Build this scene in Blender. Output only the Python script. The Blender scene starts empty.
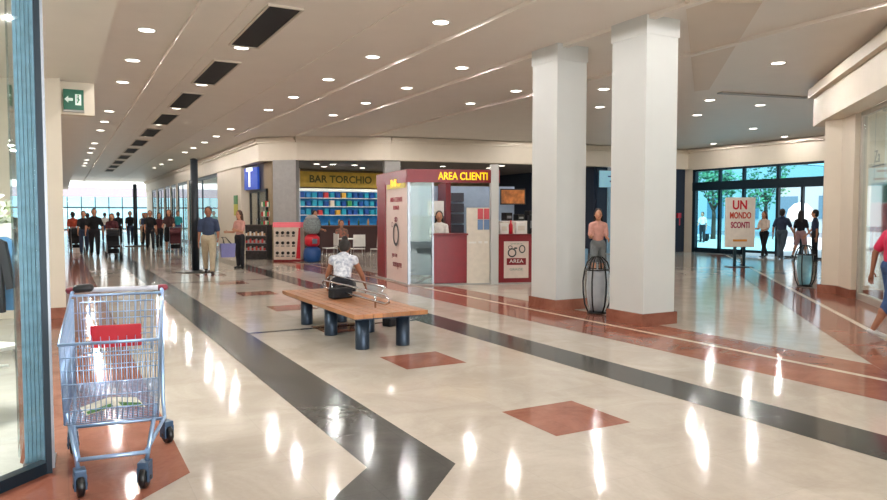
import bpy, bmesh, math, random
from mathutils import Vector, Matrix, noise
random.seed(7)
PI = math.pi
COL = bpy.context.scene.collection

# ------------------------------------------------------------------ materials
def lin(c):
    return tuple(((v/255)/12.92 if v/255 <= .04045 else ((v/255+.055)/1.055)**2.4) for v in c)
MATS = {}
def mat(name, rgb, rough=.5, metal=0, var=.06, scale=8, emit=None, es=0, alpha=None, spec=None, bump=0, tint=None):
    """procedural principled material: slight noise variation of the colour and roughness"""
    if name in MATS: return MATS[name]
    m = bpy.data.materials.new(name); m.use_nodes = True
    nt = m.node_tree; N = nt.nodes; L = nt.links
    b = N['Principled BSDF']
    c = lin(rgb)
    tc = N.new('ShaderNodeTexCoord'); nz = N.new('ShaderNodeTexNoise'); nz.inputs['Scale'].default_value = scale; nz.inputs['Detail'].default_value = 4
    L.new(tc.outputs['Object'], nz.inputs['Vector'])
    cr = N.new('ShaderNodeValToRGB')
    cr.color_ramp.elements[0].position = .3; cr.color_ramp.elements[1].position = .7
    cr.color_ramp.elements[0].color = tuple(v*(1-var) for v in c)+(1,)
    t = lin(tint) if tint else tuple(min(1, v*(1+var)) for v in c)
    cr.color_ramp.elements[1].color = t+(1,)
    L.new(nz.outputs['Fac'], cr.inputs['Fac']); L.new(cr.outputs['Color'], b.inputs['Base Color'])
    b.inputs['Roughness'].default_value = rough; b.inputs['Metallic'].default_value = metal
    if spec is not None: b.inputs['Specular IOR Level'].default_value = spec
    if bump:
        bp = N.new('ShaderNodeBump'); bp.inputs['Strength'].default_value = bump; bp.inputs['Distance'].default_value = .01
        L.new(nz.outputs['Fac'], bp.inputs['Height']); L.new(bp.outputs['Normal'], b.inputs['Normal'])
    if emit:
        b.inputs['Emission Color'].default_value = lin(emit)+(1,); b.inputs['Emission Strength'].default_value = es
    if alpha is not None:
        # thin clear sheet: mostly transparent with a little tinted gloss
        out = N['Material Output']; tr = N.new('ShaderNodeBsdfTransparent'); tr.inputs['Color'].default_value = lin(tint or rgb)+(1,)
        mx = N.new('ShaderNodeMixShader'); lw = N.new('ShaderNodeLayerWeight'); lw.inputs['Blend'].default_value = .5; fr = N.new('ShaderNodeMath'); fr.operation = 'POWER'; fr.inputs[1].default_value = 5; L.new(lw.outputs['Facing'], fr.inputs[0])
        ad = N.new('ShaderNodeMath'); ad.operation = 'ADD'; ad.use_clamp = True; ad.inputs[1].default_value = alpha
        L.new(fr.outputs[0], ad.inputs[0]); L.new(ad.outputs[0], mx.inputs['Fac'])
        L.new(tr.outputs[0], mx.inputs[1]); gl = N.new('ShaderNodeBsdfGlossy'); gl.inputs['Roughness'].default_value = .03; gl.inputs['Color'].default_value = (.9, .95, .95, 1); L.new((gl if alpha < .05 else b).outputs[0], mx.inputs[2]); L.new(mx.outputs[0], out.inputs['Surface'])
    MATS[name] = m
    return m

def stone(name, c1, c2, rough, tile, joint, veins=.5, jdark=.8):
    """polished stone slabs: tile joints plus cloudy veining, all in object space"""
    m = bpy.data.materials.new(name); m.use_nodes = True
    nt = m.node_tree; N = nt.nodes; L = nt.links; b = N['Principled BSDF']
    tc = N.new('ShaderNodeTexCoord')
    n1 = N.new('ShaderNodeTexNoise'); n1.inputs['Scale'].default_value = 1.3; n1.inputs['Detail'].default_value = 8; n1.inputs['Roughness'].default_value = .65
    n1.inputs['Distortion'].default_value = 1.2
    L.new(tc.outputs['Object'], n1.inputs['Vector'])
    n2 = N.new('ShaderNodeTexNoise'); n2.inputs['Scale'].default_value = 30; n2.inputs['Detail'].default_value = 3
    L.new(tc.outputs['Object'], n2.inputs['Vector'])
    mix = N.new('ShaderNodeMath'); mix.operation = 'MULTIPLY_ADD'; mix.inputs[1].default_value = .15; 
    L.new(n2.outputs['Fac'], mix.inputs[0]); L.new(n1.outputs['Fac'], mix.inputs[2])
    cr = N.new('ShaderNodeValToRGB'); cr.color_ramp.elements[0].position = .45; cr.color_ramp.elements[1].position = .9
    cr.color_ramp.elements[0].color = lin(c1)+(1,); cr.color_ramp.elements[1].color = lin(c2)+(1,)
    L.new(mix.outputs[0], cr.inputs['Fac'])
    br = N.new('ShaderNodeTexBrick'); br.offset = 0; br.inputs['Scale'].default_value = 1
    br.inputs['Brick Width'].default_value = tile; br.inputs['Row Height'].default_value = tile
    br.inputs['Mortar Size'].default_value = joint; br.inputs['Mortar Smooth'].default_value = .2
    br.inputs['Color1'].default_value = (1, 1, 1, 1); br.inputs['Color2'].default_value = (.94, .93, .92, 1); br.inputs['Mortar'].default_value = (jdark,)*3+(1,)
    L.new(tc.outputs['Object'], br.inputs['Vector'])
    mu = N.new('ShaderNodeMix'); mu.data_type = 'RGBA'; mu.blend_type = 'MULTIPLY'; mu.inputs[0].default_value = 1
    L.new(cr.outputs['Color'], mu.inputs[6]); L.new(br.outputs['Color'], mu.inputs[7])
    L.new(mu.outputs[2], b.inputs['Base Color'])
    b.inputs['Roughness'].default_value = rough; b.inputs['Specular IOR Level'].default_value = .13
    bp = N.new('ShaderNodeBump'); bp.inputs['Strength'].default_value = .02; bp.inputs['Distance'].default_value = .02
    n3 = N.new('ShaderNodeTexNoise'); n3.inputs['Scale'].default_value = 2.2
    L.new(tc.outputs['Object'], n3.inputs['Vector']); L.new(n3.outputs['Fac'], bp.inputs['Height'])
    MATS[name] = m
    return m

# ------------------------------------------------------------------ mesh builder
class MB:
    def __init__(s): s.bm = bmesh.new(); s.mi = 0; s.M = Matrix.Identity(4)
    def _v(s, p): return s.bm.verts.new(s.M @ Vector(p))
    def _f(s, vs, smooth=False):
        try: f = s.bm.faces.new(vs)
        except ValueError: return
        f.material_index = s.mi; f.smooth = smooth
    def box(s, x0, x1, y0, y1, z0, z1):
        v = [s._v((x, y, z)) for z in (z0, z1) for x, y in ((x0, y0), (x1, y0), (x1, y1), (x0, y1))]
        for a in ((3, 2, 1, 0), (4, 5, 6, 7), (0, 1, 5, 4), (1, 2, 6, 5), (2, 3, 7, 6), (3, 0, 4, 7)): s._f([v[i] for i in a])
        return s
    def bbox(s, x0, x1, y0, y1, z0, z1, r=.01, seg=2):
        b2 = bmesh.new(); t = MB.__new__(MB); t.bm = b2; t.mi = s.mi; t.M = s.M
        t.box(x0, x1, y0, y1, z0, z1)
        bmesh.ops.bevel(b2, geom=b2.edges[:], offset=r, segments=seg, profile=.7, affect='EDGES')
        s.join(b2); return s
    def join(s, b2):
        me = bpy.data.meshes.new('t'); b2.to_mesh(me); b2.free()
        n = len(s.bm.faces); s.bm.from_mesh(me); s.bm.faces.ensure_lookup_table()
        for f in s.bm.faces[n:]: f.material_index = s.mi
        bpy.data.meshes.remove(me)
    def prism(s, pts, z0, z1):
        a = [s._v((x, y, z0)) for x, y in pts]; b = [s._v((x, y, z1)) for x, y in pts]
        s._f(a[::-1]); s._f(b); n = len(pts)
        for i in range(n): s._f([a[i], a[(i+1) % n], b[(i+1) % n], b[i]])
        return s
    def quad(s, *p): s._f([s._v(q) for q in p]); return s
    def slab(s, p, q, z0, z1, t):
        """upright wall piece along p-q, thickness t to the right-hand side of the direction"""
        d = Vector((q[0]-p[0], q[1]-p[1])).normalized(); n = Vector((d.y, -d.x))*t
        pts = [p, q, (q[0]+n.x, q[1]+n.y), (p[0]+n.x, p[1]+n.y)]
        if t > 0: pts = pts[::-1]
        return s.prism(pts, z0, z1)
    def rings(s, rs, closed=False, smooth=True, caps=True):
        R = [[s._v(p) for p in r] for r in rs]; n = len(R[0])
        for i in range(len(R)-1 + (1 if closed else 0)):
            A, B = R[i], R[(i+1) % len(R)]
            for j in range(n): s._f([A[j], A[(j+1) % n], B[(j+1) % n], B[j]], smooth)
        if caps and not closed: s._f(R[0][::-1]); s._f(R[-1])
        return s
    def tube(s, pts, r, seg=8, closed=False):
        pts = [Vector(p) for p in pts]; n = len(pts); rs = []
        up = None
        for i, p in enumerate(pts):
            a = pts[(i-1) % n] if (i or closed) else p; b = pts[(i+1) % n] if (i < n-1 or closed) else p
            t = (b-a).normalized()
            if up is None: up = Vector((0, 0, 1)) if abs(t.z) < .9 else Vector((1, 0, 0))
            u = t.cross(up).normalized(); w = u.cross(t).normalized(); up = w
            rr = r[i] if isinstance(r, (list, tuple)) else r
            rs.append([p+u*rr*math.cos(2*PI*k/seg)+w*rr*math.sin(2*PI*k/seg) for k in range(seg)])
        return s.rings(rs, closed)
    def lathe(s, prof, seg=20, c=(0, 0, 0)):
        rs = [[(c[0]+r*math.cos(2*PI*k/seg), c[1]+r*math.sin(2*PI*k/seg), c[2]+z) for k in range(seg)] for r, z in prof]
        return s.rings(rs)
    def cap(s, p0, p1, r0, r1=None, e=1.0, ax=(1, 0, 0), seg=12):
        """tapered capsule; cross-section widened along ax and narrowed across by factor e"""
        p0, p1 = Vector(p0), Vector(p1); r1 = r0 if r1 is None else r1
        t = (p1-p0); 
        t = t.normalized() if t.length > 1e-6 else Vector((0, 0, 1))
        u = Vector(ax); u = (u-t*u.dot(t))
        if u.length < 1e-3: u = Vector((0, 1, 0)); u = u-t*u.dot(t)
        u.normalize(); w = t.cross(u)
        rs = []
        for k in range(5):
            a = -PI/2+(PI/2)*k/4*.98+.03; rs.append((p0+t*r0*math.sin(a), r0*math.cos(a)))
        for k in range(5):
            a = (PI/2)*k/4*.97; rs.append((p1+t*r1*math.sin(a), r1*math.cos(a)))
        return s.rings([[c+u*r*math.cos(2*PI*j/seg)+w*r*e*math.sin(2*PI*j/seg) for j in range(seg)] for c, r in rs])
    def ball(s, c, r, sx=1, sy=1, sz=1, u=14, v=10):
        b2 = bmesh.new(); bmesh.ops.create_uvsphere(b2, u_segments=u, v_segments=v, radius=r)
        for q in b2.verts: q.co = s.M @ (Vector((q.co.x*sx, q.co.y*sy, q.co.z*sz))+Vector(c))
        for f in b2.faces: f.smooth = True
        s.join(b2); return s
    def build(s, name, m, parent=None, remesh=0, smooth=0, recalc=True):
        if recalc: bmesh.ops.recalc_face_normals(s.bm, faces=s.bm.faces[:])
        me = bpy.data.meshes.new(name); s.bm.to_mesh(me); s.bm.free()
        for x in (m if isinstance(m, (list, tuple)) else [m]): me.materials.append(x)
        o = bpy.data.objects.new(name, me); COL.objects.link(o)
        if remesh:
            r = o.modifiers.new('r', 'REMESH'); r.mode = 'VOXEL'; r.voxel_size = remesh; r.use_smooth_shade = True
            if smooth:
                q = o.modifiers.new('s', 'SMOOTH'); q.factor = .5; q.iterations = smooth
            dg = bpy.context.evaluated_depsgraph_get()
            me2 = bpy.data.meshes.new_from_object(o.evaluated_get(dg)); o.modifiers.clear(); o.data = me2; me2.name = name
            for p in me2.polygons: p.use_smooth = True
            bpy.data.meshes.remove(me)
        if parent: o.parent = parent
        return o

def tag(o, label=None, cat=None, group=None, kind=None):
    if label: o['label'] = label
    if cat: o['category'] = cat
    if group: o['group'] = group
    if kind: o['kind'] = kind
    return o
def thing(name, label, cat, loc=(0, 0, 0), rz=0, group=None):
    o = bpy.data.objects.new(name, None); o.empty_display_size = .1; COL.objects.link(o)
    o.location = loc; o.rotation_euler = (0, 0, rz)
    return tag(o, label, cat, group)
def struct(mb, name, m, parent=None, recalc=True):
    o = mb.build(name, m, parent, recalc=recalc)
    if not parent: o['kind'] = 'structure'
    return o
def copy_tree(o, parent=None):
    c = o.copy(); COL.objects.link(c)
    if parent: c.parent = parent
    for ch in list(o.children): copy_tree(ch, c)
    return c
def text(body, size, m, parent, M, name='lettering', depth=.004, bold=0, align='CENTER', sx=1):
    cu = bpy.data.curves.new('t', 'FONT'); cu.body = body; cu.size = size; cu.extrude = depth; cu.offset = bold
    cu.align_x = align; cu.align_y = 'CENTER'
    o = bpy.data.objects.new('t', cu); COL.objects.link(o)
    dg = bpy.context.evaluated_depsgraph_get(); dg.update()
    me = bpy.data.meshes.new_from_object(o.evaluated_get(dg)); bpy.data.objects.remove(o)
    me.transform(Matrix.Diagonal((sx, 1, 1, 1))); me.transform(M); me.materials.clear(); me.materials.append(m)
    q = bpy.data.objects.new(name, me); COL.objects.link(q); q.parent = parent
    return q
def face_M(p, d):
    """matrix that stands flat artwork up at p, its x along horizontal direction d, facing d rotated -90 deg"""
    d = Vector((d[0], d[1], 0)).normalized(); z = Vector((0, 0, 1)); n = d.cross(z)
    return Matrix(((d.x, z.x, n.x, p[0]), (d.y, z.y, n.y, p[1]), (d.z, z.z, n.z, p[2]), (0, 0, 0, 1)))

# palette
cream = mat('cream_plaster', (222, 210, 192), .55, var=.02, scale=3)
ceil_m = mat('ceiling_paint', (234, 226, 216), .45, var=.015, scale=2)
colm = mat('column_paint', (206, 208, 206), .5, var=.02, scale=2)
greyp = mat('grey_paint', (165, 163, 160), .5)
marble = stone('cream_marble', (182, 172, 160), (206, 197, 186), .1, .6, .003, jdark=.9)
redst = stone('red_granite', (138, 84, 68), (176, 122, 102), .1, .35, .003, jdark=.85)
greyst = stone('dark_grey_marble', (66, 66, 64), (88, 87, 83), .13, .5, .003)
lightst = stone('pale_inlay', (214, 200, 180), (230, 220, 204), .13, .9, .002)
shopfl = stone('shop_floor_tile', (196, 194, 186), (220, 219, 212), .15, .6, .004)
teal = mat('teal_frame', (38, 62, 72), .35, .3)
tealdark = mat('dark_teal_frame', (22, 40, 52), .35, .3)
bluegrey = mat('blue_grey_metal', (126, 168, 192), .4, .1, var=.15, scale=20)
chrome = mat('chrome', (205, 208, 214), .18, 1)
steel = mat('satin_steel', (150, 155, 162), .35, .9)
black = mat('black_satin', (16, 17, 20), .35)
blackf = mat('black_fabric', (24, 24, 28), .9)
white = mat('white_plastic', (232, 230, 224), .4)
offw = mat('off_white_panel', (222, 214, 200), .5)
pinkp = mat('pale_pink_panel', (236, 214, 206), .45, var=.02)
red = mat('red_lacquer', (130, 18, 32), .35)
dred = mat('dark_red_lacquer', (112, 14, 26), .4)
redb = mat('bright_red_plastic', (196, 26, 44), .4)
blue = mat('blue_plastic', (24, 70, 130), .4)
wood = mat('bench_wood', (168, 114, 74), .3, var=.25, scale=6)
legc = mat('bench_leg_steel', (58, 70, 86), .35, .6)
skin = mat('skin', (188, 134, 104), .55, var=.05)
skin2 = mat('tanned_skin', (150, 98, 72), .55, var=.05)
hairb = mat('dark_hair', (28, 20, 16), .6, var=.3, scale=60)
eyem = mat('eye_dark', (20, 14, 12), .2)
lipm = mat('lip', (150, 80, 72), .5)
navy = mat('navy_cloth', (38, 50, 72), .85, bump=.2)
khaki = mat('khaki_cloth', (176, 160, 132), .85)
denim = mat('denim', (58, 82, 122), .85, var=.15, scale=30)
dark = mat('dark_cloth', (26, 28, 34), .85)
glass = mat('clear_glass', (235, 245, 245), .03, alpha=.02, tint=(248, 252, 252))
glasst = mat('turquoise_door_glass', (140, 220, 225), .03, alpha=.02, tint=(205, 243, 250))
lampm = mat('lamp_lens', (255, 250, 240), .5, emit=(255, 246, 232), es=16)
slotd = mat('vent_dark', (13, 17, 24), .7)
plant = mat('leaf_green', (70, 110, 50), .6, var=.4, scale=5)

# ------------------------------------------------------------------ the floor
ZI = .002
def poly(mb, pts, z, mi):
    if sum(pts[i-1][0]*pts[i][1]-pts[i][0]*pts[i-1][1] for i in range(len(pts))) < 0: pts = pts[::-1]
    mb.mi = mi; mb._f([mb._v((x, y, z)) for x, y in pts])
fl = MB()
fl.mi = 0; fl.box(-9, 22.7, -7, 80, -.12, 0)
# left red border with its mitred end, grey band with its mitred turn, right grey band
poly(fl, [(-5, -1.35), (.63, 4.28), (.63, 79), (-.62, 79), (-.62, 4.5), (-5, .1)], ZI, 1)
poly(fl, [(1.58, 3.86), (2.08, 3.66), (2.08, 79), (1.58, 79)], ZI, 2)
poly(fl, [(1.58, 3.86), (2.08, 3.66), (-.9, .66), (-1.25, 1.02)], ZI, 2)
poly(fl, [(4.45, -6), (4.95, -6), (4.95, 79), (4.45, 79)], ZI, 2)
# red bands with a pale fillet beside the columns
poly(fl, [(5.87, -6), (6.58, -6), (6.58, 23), (5.87, 23)], ZI, 1)
poly(fl, [(6.58, -6), (6.66, -6), (6.66, 23), (6.58, 23)], ZI*1.5, 3)
poly(fl, [(6.66, 3.5), (7.2, 4.1), (7.2, 20.5), (6.66, 21)], ZI, 1)
# 45 degree border towards the entrance
poly(fl, [(7.2, 4.1), (8.0, 4.1), (22.0, 18.1), (22.0, 18.9)], ZI*1.6, 1)
poly(fl, [(6.66, 3.5), (7.2, 4.1), (8.0, 4.1), (7.4, 3.5)], ZI*1.6, 1)
poly(fl, [(7.4, 3.5), (7.52, 3.5), (22.0, 17.98), (22.0, 18.1)], ZI*2.2, 3)
poly(fl, [(7.52, 3.5), (8.6, 3.5), (13.6, 8.45), (13.6, 9.58)], ZI*1.6, 1)
poly(fl, [(8.6, 3.5), (8.9, 3.5), (13.6, 8.15), (13.6, 8.45)], ZI*1.6, 2)
for k in range(24):
    y0 = 3.79+2.37*k+(.0 if k < 2 else 0)
    poly(fl, [(2.95, y0), (3.63, y0), (3.63, y0+.68), (2.95, y0+.68)], ZI, 1)
for y0 in (8.98, 16.5, 24.0, 31.5, 39.0, 46.5):
    poly(fl, [(2.08, y0), (4.45, y0), (4.45, y0+.1), (2.08, y0+.1)], ZI, 2)
poly(fl, [(-9, -4.2), (-.12, 4.68), (-.26, 4.95), (-.26, 12), (-9, 12)], ZI*1.4, 4)
# shop floor beyond the plaza
struct(fl, 'floor', [marble, redst, greyst, lightst, shopfl], recalc=False)

# ------------------------------------------------------------------ ceiling
H = 4.2
c = MB()
c.box(.5, 22.7, -7, 62, H, H+.15)
struct(c, 'ceiling', ceil_m)
c = MB(); c.box(-9, .5, -7, 62, 3.5, H+.15); struct(c, 'ceiling_soffit', ceil_m)
k_ = 0
for x, y0, y1 in ((1.58, -6, 62), (5.18, -6, 24.2), (6.95, -6, 23), (9.15, -6, 22)):
    k_ += 1; c = MB(); c.prism([(x, y0), (x+.12, y0), (x+.12, y1), (x, y1)], H-.055, H); struct(c, 'trim_%d' % k_, ceil_m)
for x in (2.15, 3.9):
    k_ += 1; c = MB(); c.box(x, x+.02, -6, 60, H-.015, H); struct(c, 'trim_%d' % k_, ceil_m)
k_ += 1; c = MB(); c.prism([(6.9, 6.35), (7.75, 5.9), (12.1, 10.45), (12.0, 10.75)], H-.03, H); struct(c, 'trim_%d' % k_, mat('beam_paint', (218, 202, 184), .45, var=.015, scale=2))
k_ += 1; c = MB(); c.slab((12.7, 10.75), (15.0, 10.25), H-.03, H, .16); struct(c, 'trim_%d' % k_, greyp)
# dark ventilation slots
ordn = ['first', 'second', 'third', 'fourth', 'fifth', 'sixth', 'seventh', 'eighth', 'ninth', 'tenth', 'eleventh', 'twelfth', 'thirteenth', 'fourteenth', 'fifteenth']
def vent(i, x, y):
    t = thing('ceiling_vent', 'dark rectangular ceiling vent over the corridor, %s counting from the camera' % ordn[i], 'vent', (x, y, H), 0, 'dark ceiling vents in a row')
    a = MB(); a.box(-.21, .21, 0, 2.36, -.012, -.002); a.build('vent_panel', slotd, t)
    b = MB()
    for u in (-.235, .21): b.box(u, u+.025, -.025, 2.385, -.03, 0)
    for v in (-.025, 2.36): b.box(-.21, .21, v, v+.025, -.03, 0)
    b.build('frame', mat('vent_frame', (206, 196, 182), .5), t)
for i in range(11): vent(i, 2.6, 9.0+3.62*i)

# ------------------------------------------------------------------ downlights
spotdata = bpy.data.lights.new('downlight_beam', 'SPOT'); spotdata.energy = 145; spotdata.spot_size = math.radians(179); spotdata.spot_blend = .08
spotdata.shadow_soft_size = .03; spotdata.color = (1, .965, .93)
dl0 = None
def downlight(x, y, label, group, z=H, data=spotdata):
    global dl0
    if dl0 is None:
        dl0 = t = thing('ceiling_downlight', label, 'ceiling light', (x, y, z), 0, group)
        a = MB(); a.rings([[(r*math.cos(2*PI*k/24), r*math.sin(2*PI*k/24), zz) for k in range(24)] for r, zz in ((.11, -.001), (.14, -.001), (.138, -.007), (.115, -.009), (.11, -.004))], caps=False)
        a.build('trim_ring', white, t)
        b = MB(); b.lathe([(.1105, -.002), (.1105, -.005), (.06, -.008), (.001, -.009)], 24); b.build('lamp_lens', lampm, t)
    else:
        t = dl0.copy(); COL.objects.link(t)
        for ch in dl0.children:
            if ch.type == 'MESH': q = ch.copy(); COL.objects.link(q); q.parent = t
        t.location = (x, y, z); tag(t, label, group=group)
    l = bpy.data.objects.new('downlight_beam', data); COL.objects.link(l); l.parent = t; l.location = (0, 0, -.014)
    return t
rows = [
 ('in the row along the left soffit', 1.15, [11.1, 13.36, 15.63, 20.15, 22.45, 24.8, 29.35, 31.6, 33.9, 38.4, 40.7, 43], [1.9, 4.2, 6.5]),
 ('in the middle row over the bench', 4.7, [8.7, 11.13, 13.38, 15.75, 17.95, 22.5, 24.8, 27.05, 29.5, 31.7, 36.3, 39.7, 43], [1.9, 4.2, 6.4]),
 ('in the row over the red floor band', 6.47, [11.17, 13.48, 15.76, 18.06], [1.9, 4.2]),
 ('in the short row right of the red band', 8.7, [12.68, 14.6], [5.0]),
]
for nm, x, ys, pre in rows:
    for i, y in enumerate(ys): downlight(x, y, 'round ceiling downlight %s, %s visible' % (nm, ordn[i]), 'round ceiling downlights')
    for i, y in enumerate(pre): downlight(x, y, 'ceiling downlight %s, %s before the visible ones' % (nm, ordn[i]), 'round ceiling downlights')
for x, y, lb in ((10.21, 11.59, 'upper one seen between the two columns'), (11.81, 13.55, 'lower one seen between the two columns'), (11.17, 8.15, 'nearest one right of the front column'),
                 (13.35, 11.5, 'middle one of three right of the front column'), (15.03, 11.43, 'rightmost small one before the entrance'), (15.04, 13.37, 'small one beside the front column edge'),
                 (14.6, 20.0, 'close to the far fascia beside the rear column'), (9.3, 20.6, 'close to the fascia above the bar'), (18.9, 14.6, 'near the entrance fascia left'), (21.6, 18.4, 'hard by the entrance fascia'), (21.8, 15.6, 'hard by the entrance fascia near the corner'),
                 (8.0, 5.2, 'overhead in front of the right shop')):
    downlight(x, y, 'round ceiling downlight, ' + lb, 'round ceiling downlights')
sml = bpy.data.lights.new('small_beam', 'SPOT'); sml.energy = 40; sml.spot_size = math.radians(160); sml.spot_blend = .4; sml.shadow_soft_size = .05; sml.color = (1, .965, .93)
for i in range(6):
    downlight(2.6, 11.53+3.62*i, 'small round downlight between ceiling vents, %s gap from the camera' % ordn[i], 'downlights between the vents', H, sml)

# ------------------------------------------------------------------ right-hand walls and fascia of the corridor, then round the plaza
FZ = 3.4
path = [(6.1, 62), (6.1, 24.7), (7.1, 23.5), (10.0, 22.1), (15.3, 21.2), (22.7, 20.6)]
f = MB()
for p, q in zip(path, path[1:]): f.slab(p, q, FZ, H, -.35)
struct(f, 'wall_fascia', cream)
f = MB()
for p, q in zip(path, path[1:]):
    f.slab(p, q, H-.13, H-.02, .16); f.slab(p, q, H-.2, H-.13, .08)
struct(f, 'trim_20', cream)
# entrance wall x = 22.7
f = MB(); f.box(22.7, 23.0, 8.3, 20.9, FZ-.04, H+.15); f.box(22.7, 23.0, 20.35, 20.9, 0, FZ); f.box(22.7, 23.0, 8.3, 14.6, 0, FZ)
struct(f, 'wall_entrance', cream)
f = MB(); f.box(22.5, 22.7, 12, 20.7, H-.14, H-.02); struct(f, 'trim_21', cream)
# right storefront, 45 degrees
f = MB(); f.slab((13.0, 8.5), (3.5, -1.0), 3.35, H, -.4); struct(f, 'wall_right_fascia', cream)
f = MB(); f.slab((13.77, 9.2), (5.0, .45), H-.12, H, -.6); f.slab((13.5, 9.15), (4.9, .55), H-.3, H-.12, -.3)
f.prism([(13.0, 8.5), (13.77, 9.2), (14.2, 8.9), (14.2, 8.2), (13.3, 8.2)], 3.35, H)
struct(f, 'trim_22', cream)
f = MB(); f.box(13.6, 22.7, 7.9, 8.25, 0, H); struct(f, 'wall_right', cream)
pil = MB(); pil.prism([(12.62, 7.62), (13.1, 8.15), (13.1, 8.5), (13.55, 8.5), (13.7, 8.1), (13.0, 7.3)], 0, 3.36)
struct(pil, 'wall_corner_pilaster', cream)
pil = MB(); pil.prism([(12.57, 7.62), (13.05, 8.17), (13.05, 8.55), (13.6, 8.55), (13.75, 8.1), (13.0, 7.25)], 0, .16)
struct(pil, 'baseboard_pilaster', redst)
# left pillar, header
f = MB(); f.box(-.27, .03, 11.7, 12.3, 0, 3.5); struct(f, 'wall_left_pillar', cream)
f = MB(); f.box(-.29, .05, 11.68, 12.32, 0, .16); struct(f, 'baseboard_left', redst)
f = MB(); f.prism([(.03, 11.9), (.48, 11.9), (.44, 12.1), (.03, 12.1)], 3.02, 3.5); struct(f, 'wall_left_header', cream)
f = MB(); f.box(-.3, -.05, 12.3, 62, 0, 3.5); struct(f, 'wall_left', cream)
f = MB(); f.box(-9, -9.2, -7, 12, 0, 3.5); f.box(-9, -.27, 12, 12.3, 0, 3.5); struct(f, 'wall_left_shop', cream)
# corridor shop wall x = 6.2 : solid piers (window bays between)
bays = [(32.4, 40.4, 'light'), (41.0, 44.6, 'teal'), (45.4, 47.4, 'dark'), (48, 50.4, 'white'), (51.2, 54.4, 'dark'), (55.4, 58, 'white')]
f = MB(); prev = 27.7
for y0, y1, k in bays: f.box(6.15, 6.5, prev, y0, 0, FZ); prev = y1
f.box(6.15, 6.5, prev, 62, 0, FZ); f.box(6.5, 8.5, 27.7, 27.9, 0, FZ)
struct(f, 'wall_corridor_right', cream)
f = MB(); prev = 27.7
for y0, y1, k in bays: f.box(6.12, 6.15, prev, y0, 0, .14); prev = y1
struct(f, 'baseboard_corridor_right', redst)
lit = {'light': mat('pale_shop_wall', (214, 220, 214), .6), 'teal': mat('teal_shop_wall', (120, 190, 190), .6), 'dark': mat('dark_shop_wall', (60, 58, 66), .6), 'white': mat('white_shop_wall', (240, 240, 238), .6)}
sl = bpy.data.lights.new('shop_light', 'AREA'); sl.energy = 60; sl.size = 1.5; sl.color = (1, .97, .92)
for i, (y0, y1, k) in enumerate(bays):
    t = bpy.data.objects.new('window_%d' % (i+1), None); COL.objects.link(t); t.location = (6.2, y0, 0); t['kind'] = 'structure'
    a = MB()
    for u in (0, (y1-y0)/2, y1-y0-.06): a.box(-.03, .05, u, u+.06, 0, 3.3)
    a.box(-.03, .05, 0, y1-y0, 3.24, 3.4); a.box(-.03, .05, 0, y1-y0, 0, .1); a.build('frame', teal, t)
    a = MB(); a.box(0, .012, .06, y1-y0-.06, .1, 3.24); a.build('pane', glass, t)
    a = MB(); a.box(6.5, 9.7, y0-.25, y0-.2, 0, FZ); a.box(6.5, 9.7, y1+.2, y1+.25, 0, FZ); a.box(9.7, 9.8, y0-.25, y1+.25, 0, FZ); a.box(6.5, 9.8, y0-.25, y1+.25, FZ, FZ+.08); a.box(6.5, 9.7, y0, y1, -.01, .012)
    struct(a, 'wall_shop_interior', lit[k])
    l = bpy.data.objects.new('shop_light', sl); COL.objects.link(l); l.location = (8.0, (y0+y1)/2, 3.3)

# far end: taller hall under a skylight, glazed end wall
f = MB(); f.box(-.3, 6.5, 62, 62.3, H, 7.2); f.box(-6, -5.8, 62, 80, 0, 7.2); f.box(12, 12.2, 62, 80, 0, 7.2)
f.box(-6, -.3, 62, 62.3, 0, 7.2); f.box(6.5, 12, 62, 62.3, 0, 7.2); f.box(-6, 12.2, 80, 80.3, 3.35, 7.2)
struct(f, 'wall_far_hall', white)
f = MB(); f.box(-6, 12, 79.7, 79.95, 3.35, 4.3); struct(f, 'trim_30', mat('far_band_grey', (140, 130, 140), .6))
t = bpy.data.objects.new('window_20', None); COL.objects.link(t); t.location = (-5.8, 80, 0); t['kind'] = 'structure'
a = MB()
for i in range(15): a.box(i*1.26, i*1.26+.1, 0, .1, 0, 3.35)
a.box(0, 17.8, 0, .1, 2.2, 2.35); a.box(0, 17.8, 0, .1, 0, .15); a.build('frame', teal, t)
a = MB(); a.box(0, 17.8, .04, .06, .1, 3.35); a.build('pane', mat('far_pane', (220, 240, 240), .03, alpha=.02, tint=(226, 244, 248)), t)
bk_l = bpy.data.lights.new('rear_fill', 'AREA'); bk_l.shape = 'RECTANGLE'; bk_l.size = 18; bk_l.size_y = 3; bk_l.energy = 2600; bk_l.color = (1, .97, .95)  # unseen fill light added behind the camera to brighten ceiling and columns
l = bpy.data.objects.new('rear_fill', bk_l); COL.objects.link(l); l.location = (9, -6.5, 1.7); l.rotation_euler = (PI/2, 0, 0)
hl = bpy.data.lights.new('skylight', 'AREA'); hl.shape = 'RECTANGLE'; hl.size = 16; hl.size_y = 16; hl.energy = 4200; hl.color = (.86, .97, 1)
l = bpy.data.objects.new('skylight', hl); COL.objects.link(l); l.location = (3, 71, 7.6)

# ------------------------------------------------------------------ columns
def column(x0, x1, y0, y1, n):
    f = MB(); f.bbox(x0, x1, y0, y1, 0, H, .012); struct(f, 'wall_column_%s' % n, colm)
    f = MB(); f.bbox(x0-.03, x1+.03, y0-.03, y1+.03, 0, .17, .006); struct(f, 'baseboard_column_%s' % n, redst)
    f = MB(); f.box(x0-.012, x1+.012, y0-.012, y1+.012, H-.25, H); struct(f, 'trim_column_%s' % n, colm)
column(6.93, 7.52, 7.03, 7.7, 'front'); column(6.86, 7.45, 8.86, 9.52, 'rear')
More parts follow.
